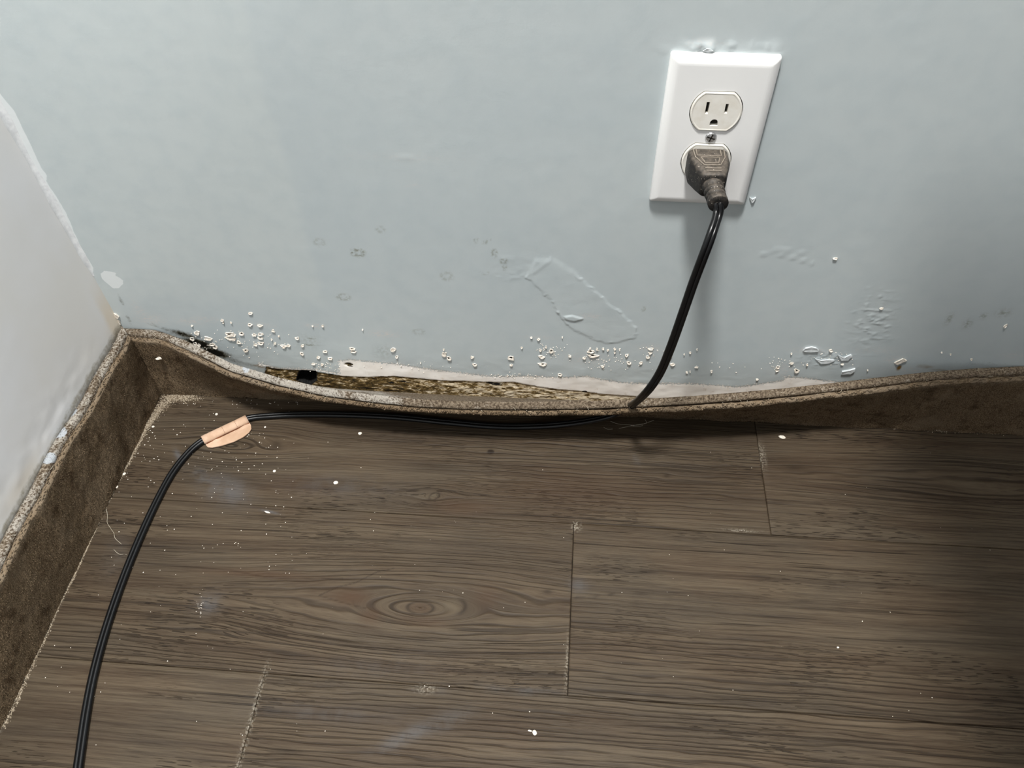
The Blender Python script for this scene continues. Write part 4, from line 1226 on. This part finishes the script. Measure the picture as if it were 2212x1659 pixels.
for i in (0, NL):
    for q in range(NR):
        a = i * 2 * NR; f_.append((a + q, a + (q + 1) % NR, a + NR + (q + 1) % NR, a + NR + q))
local_obj('sleeve', v_, f_, M['tape'], tagE)
# flap
flap_px = [(444, 953), (445, 962), (449, 966), (458, 966.5), (480, 962), (505, 954), (525, 944), (538, 934), (543, 926), (542, 918), (537, 911)]
top = [FL(u, v, .0032 - .0012 * (i not in (0, 10))) for i, (u, v) in enumerate(flap_px)]
top = np.array(top) - oc
n_ = len(top)
inset0 = np.array([A0 + ax * .001 + side * .002, B0 - ax * .001 + side * .002]) - oc; inset0[:, 2] = .0024
ringp = np.vstack([top, inset0[1][None], inset0[0][None]])
m_ = len(ringp)
bot = ringp.copy(); bot[:, 2] -= .0009
ctr = ringp.mean(0); ctr[2] = .0028
v_ = np.vstack([ringp, bot, ctr[None]])
f_ = [(i, (i + 1) % m_, 2 * m_) for i in range(m_)] + [(i, i + m_, (i + 1) % m_ + m_, (i + 1) % m_) for i in range(m_)] + [tuple(m_ + i for i in range(m_))]
local_obj('flap', v_, f_, M['tape'], tagE, smooth=False)
# brown crease between sleeve and flap
cr = [A0 + (B0 - A0) * t + side * .0053 for t in np.linspace(.03, .99, 12)]
v_, f_ = [], []
cr = np.array(cr) - oc; cr[:, 2] = .0026
fibre(v_, f_, cr, .0006)
local_obj('crease', v_, f_, M['tapeedge'], tagE)
# small nick marks across the sleeve
v_, f_ = [], []
for t0 in (.46, .74):
    c = A0 + (B0 - A0) * t0 - oc
    pts = [c + side * .00505 * math.cos(t) + np.array([0, 0, .00325 * math.sin(t)]) for t in np.linspace(.2, 2.2, 9)]
    fibre(v_, f_, pts, .00010)
local_obj('crack', v_, f_, M['tapeedge'], tagE)

# ------------------------------------------------------------------ unseen blocker added right of the view to shade wall and floor
dx0, dx1, dy0, dy1, dz1 = .58, 1.60, -.150, -.80, .74
desk_blocker = empty('desk_blocker', ((dx0 + dx1) / 2, (dy0 + dy1) / 2, 0))
tag(desk_blocker, 'unseen table-shaped blocker added at the right to shade the lower wall and floor', 'desk_blocker')
M['desk_blocker'] = mat_simple('dark_blocker', (70, 52, 40), (54, 40, 30), 30, .5)
def box(name, a, b, mat, parent, bev=.003):
    bm = bmesh.new(); c = (Vector(a) + Vector(b)) / 2 - Vector(parent.location); sz = Vector(b) - Vector(a)
    bmesh.ops.create_cube(bm, size=1, matrix=Matrix.Translation(c) @ Matrix.Diagonal((abs(sz.x), abs(sz.y), abs(sz.z), 1)))
    bmesh.ops.bevel(bm, geom=bm.edges[:], offset=bev, segments=2, affect='EDGES')
    return bm_obj(name, bm, mat, parent)
box('blocker_top', (dx0, dy1, dz1 - .03), (dx1, dy0, dz1), M['desk_blocker'], desk_blocker)
for lx in (.90, dx1 - .07):
    for ly in (dy0 - .06, dy1 + .02):
        box('blocker_leg', (lx, ly, 0), (lx + .05, ly + .04, dz1 - .03), M['desk_blocker'], desk_blocker)
ped = box('blocker_pedestal', (.97, dy1 + .03, .0), (1.45, dy0 - .12, .60), M['desk_blocker'], desk_blocker)  # low block added to keep the fill off the lower right
for k in range(3):
    box('blocker_front', (.99, dy1 + .012, .03 + k * .19), (1.43, dy1 + .031, .20 + k * .19), M['desk_blocker'], desk_blocker)
